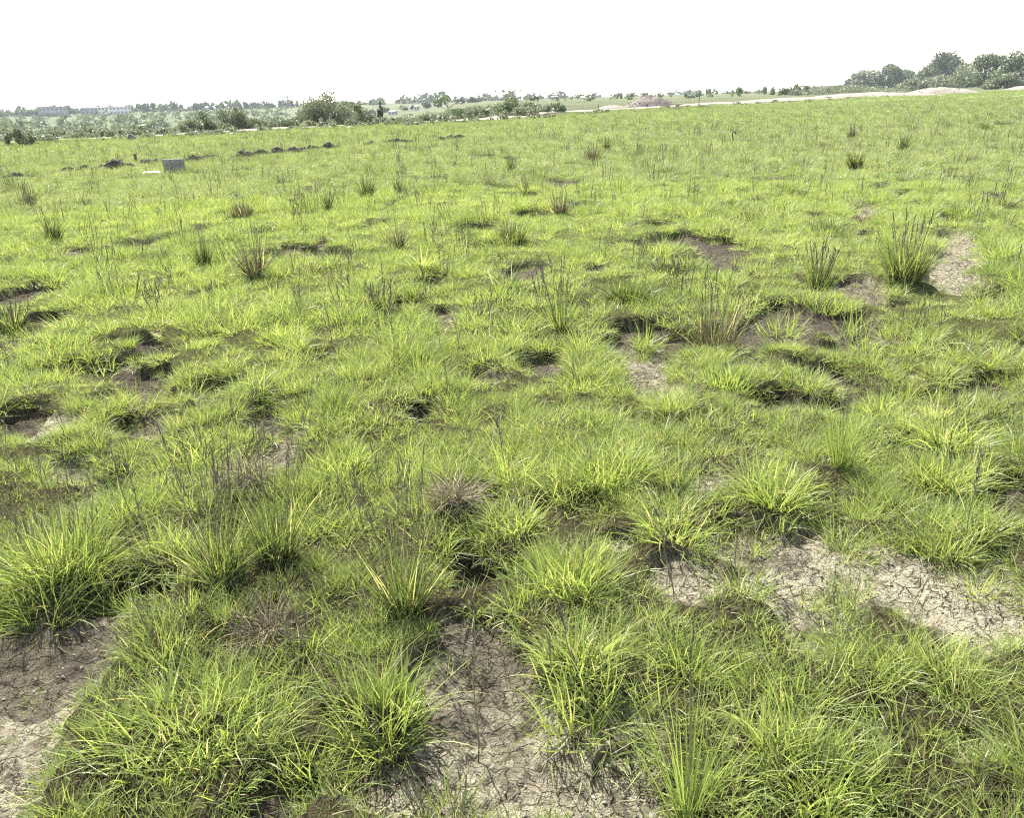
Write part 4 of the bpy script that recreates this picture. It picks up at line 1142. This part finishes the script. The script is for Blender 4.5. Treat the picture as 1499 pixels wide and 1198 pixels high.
FAR3 = [(850, 700, 14, 6), (872, 720, 8, 8), (905, 760, 14, 6), (988, 800, 22, 7), (1012, 800, 16, 7), (1025, 800, 8, 6), (1049, 700, 5, 5), (1072, 640, 12, 4), (1095, 600, 10, 4)]
for i, (px, d, w, h) in enumerate(FAR3):
    tree('tree', px, d, w, h, f'{ORD[i]} tiny skyline tree from the left on the plain about the spoil heap', 'tree', M_DARK, 480 + i, None, .08, group='tiny skyline trees on the plain', lobes=5, leaf_px=0.9)

# scrub that reads as one mass: far hillside, skyline fringe and plain
def scrub(name, label, pts, mat, seed, n_leaf):
    Vs, Qs, Ts = [], [], []; off = 0; g = rng(seed)
    for i, (x, y, w, h) in enumerate(pts):
        V, Q, T, _ = crown(seed + i, w, h, w * .8, n_leaf, max(w, h) * 0.13, 0, 4, 1, .4)
        V = V + np.array([x, y, gz(x, y) - 0.05 * h]); Vs.append(V); Qs.append(Q + off); Ts.append(T); off += len(V)
    o = link(name, make_mesh(name, np.concatenate(Vs), [np.concatenate(Qs)], {'tone': np.concatenate(Ts)}, False), mat)
    kind(o, 'stuff', label, 'scrub')
g = rng(77)
def spread(n, a0, a1, r0, r1, w0, w1):
    pts = []
    for i in range(n):
        r = math.exp(g.uniform(math.log(r0), math.log(r1))); a = math.atan((g.uniform(a0, a1) - CX) / F / math.cos(PITCH))
        w = g.uniform(w0, w1) * (0.6 + 0.8 * g.random() ** 2)
        pts.append((r * math.sin(a), r * math.cos(a), w, w * g.uniform(.4, .8)))
    return pts
scrub('hillside_scrub', 'dull green scrub covering the far hillside at left', spread(800, -260, 560, 420, 960, 3, 9), M_BUSH, 2000, 36)
scrub('ridge_woodland', 'dark line of woodland along the far skyline', spread(420, -260, 830, 960, 1150, 8, 16), M_DARK, 3000, 45)
scrub('roadside_scrub', 'pale scrub and weeds beyond the track', spread(420, -150, 760, 62, 170, .5, 1.5), M_PALE, 4000, 60)
scrub('plain_scrub', 'thin scrub scattered on the plain behind the road', spread(110, 780, 1500, 280, 900, 2, 6), M_BUSH, 6000, 40)
scrub('road_edge_weeds', 'low weeds along the field side of the road', [(at(p, q_)[0], at(p, q_)[1], g.uniform(.4, 1.4), g.uniform(.15, .5)) for p, q_ in
      [(g.uniform(-20, 760), 0) for _ in range(0)] + [(u, np.interp(u, [e[0] for e in EDGE_PX], [e[1] for e in EDGE_PX]) + g.uniform(-1, 2.5)) for u in g.uniform(0, 1320, 130)]], M_PALE, 7000, 40)

# ------------------------------------------------------------------ far buildings
def building(px, dist, wpx, hpx, label, wall, nwin=6, storeys=1, roof='flat', cupola=False, zoff=0.0):
    x0, y0, ppm = away(px, dist); W, H = wpx / ppm, hpx / ppm; D = W * 0.45
    t = thing('building', label, 'building', (x0, y0, gz(x0, y0) + zoff), -math.atan2(x0, y0), 'far buildings on the skyline')
    link('wall', Acc().box((0, 0, H / 2 - 1), (W, D, H + 2)).mesh('wall'), wall, t)
    A = Acc()
    if roof == 'flat':
        A.box((0, 0, H + 0.15), (W + .8, D + .8, 0.3))
    else:
        e = 0.6; rh = H * 0.5
        V = [[-W / 2 - e, -D / 2 - e, H], [W / 2 + e, -D / 2 - e, H], [W / 2 + e, D / 2 + e, H], [-W / 2 - e, D / 2 + e, H], [-W / 2 + D * .3, 0, H + rh], [W / 2 - D * .3, 0, H + rh]]
        A.add(V, [[0, 1, 5, 4], [2, 3, 4, 5], [3, 2, 1, 0]], [[1, 2, 5], [3, 0, 4]])
    rf = link('roof', A.mesh('roof'), M_ROOF if roof != 'flat' else wall, t)
    if cupola:
        A = Acc(); A.box((-W * .12, 0, H + 1.3), (W * .12, W * .1, 2)); A.tube([[-W * .12, 0, H + 2.3], [-W * .12, 0, H + 3.6]], [W * .05, 0.1], 8)
        link('cupola', A.mesh('cupola'), wall, rf)
    first = None
    for s_ in range(storeys):
        for i in range(nwin):
            hh = H / storeys
            pos = ((i + .5) / nwin * W - W / 2, -D / 2 - 0.03, hh * (s_ + .55))
            if first is None:
                first = link('window', Acc().box((0, 0, 0), (W / nwin * .5, 0.12, hh * .5)).mesh('window'), M_PANE, t, pos)
            else:
                o = first.copy(); C.objects.link(o); o.parent = t; o.location = pos
building(78, 930, 32, 11, 'long dark grey building on the ridge, leftmost building of the skyline', M_GREYW, 7, 2)
building(131, 930, 20, 7, 'low roofed house between the dark grey and the white buildings', M_GREYW, 4, 1, 'hip')
building(168, 920, 38, 9, 'white building with rows of windows and a small cupola on the ridge', M_WHITE, 9, 2, 'flat', True)
building(303, 930, 5, 4, 'tiny white house among the ridge trees', M_WHITE, 2, 1, 'hip')
building(574, 560, 12, 4, 'small pale house on the skyline right of the columnar shrub', M_WHITE, 3, 1, 'hip')
building(609, 580, 7, 5, 'tiny white house left of the sparse flat topped tree', M_WHITE, 2, 1, 'hip')
building(786, 640, 8, 4, 'tiny white house on the skyline above the road start', M_WHITE, 2, 1, 'hip')
building(812, 660, 11, 3, 'small low white house right of the tiny one above the road start', M_WHITE, 3, 1, 'hip')
building(876, 690, 8, 3, 'low pale house on the plain left of the spoil heap', M_WHITE, 2, 1, 'hip')
building(924, 690, 10, 4, 'white shed just left of the dark spoil heap', M_WHITE, 3, 1, 'hip')
building(1001, 720, 12, 4, 'white shed just right of the dark spoil heap', M_WHITE, 3, 1, 'hip')
building(1017, 720, 9, 4, 'second white shed right of the spoil heap', M_WHITE, 2, 1, 'hip')
building(1036, 740, 6, 3, 'tiny white house farthest right of the spoil heap', M_WHITE, 2, 1, 'hip')
building(1206, 900, 46, 5, 'very long pale low building on the skyline behind the hedge', M_GREYW, 12, 1)

# bird in the sky
d = ray(868, 99); pb = EYE + d * 90
g = rng(9)
t = thing('bird', 'tiny grey bird flying in the white sky above the plain', 'bird', pb, R(70))
A = Acc(); s = np.linspace(0, 1, 9)
A.tube(np.stack([0.34 * (s - .5), 0 * s, 0.02 * np.sin(s * 3)], 1), 0.045 * np.sin(np.pi * (0.06 + 0.9 * s)) ** .8, 7)
V = [[0.03, 0.03, .02], [0.05, .22, .10], [-.02, .40, .06], [-.09, .20, .09], [-.06, .03, .02]]
Vm = [[a_, -b_, c_] for a_, b_, c_ in V]
A.add(V + [[a_, b_, c_ - .012] for a_, b_, c_ in V], [[0, 1, 3, 4], [9, 8, 6, 5]], [[1, 2, 3], [8, 7, 6]])
A.add(Vm + [[a_, b_, c_ - .012] for a_, b_, c_ in Vm], [[4, 3, 1, 0], [5, 6, 8, 9]], [[3, 2, 1], [6, 7, 8]])
A.add([[-.16, 0, .02], [-.26, .05, .02], [-.26, -.05, .02], [-.16, 0, .0], [-.26, .05, .0], [-.26, -.05, .0]], None, [[0, 1, 2], [5, 4, 3]])
link('body', A.mesh('body'), M_FEATHER, t)

# ------------------------------------------------------------------ haze
m, nt, out = mat_new('haze')
pv = nd(nt, 'ShaderNodeVolumePrincipled')
pv.inputs['Density'].default_value = 0.00011
pv.inputs['Color'].default_value = (0.86, 0.92, 1.0, 1)
nt.links.new(pv.outputs[0], out.inputs['Volume'])
o = link('haze', Acc().box((0, 0, 0), (10000, 10000, 100)).mesh('haze'), m, None, (0, 0, 10))
o.location.z = 10 
kind(o, 'stuff', 'thin pale haze over the plain', 'haze')
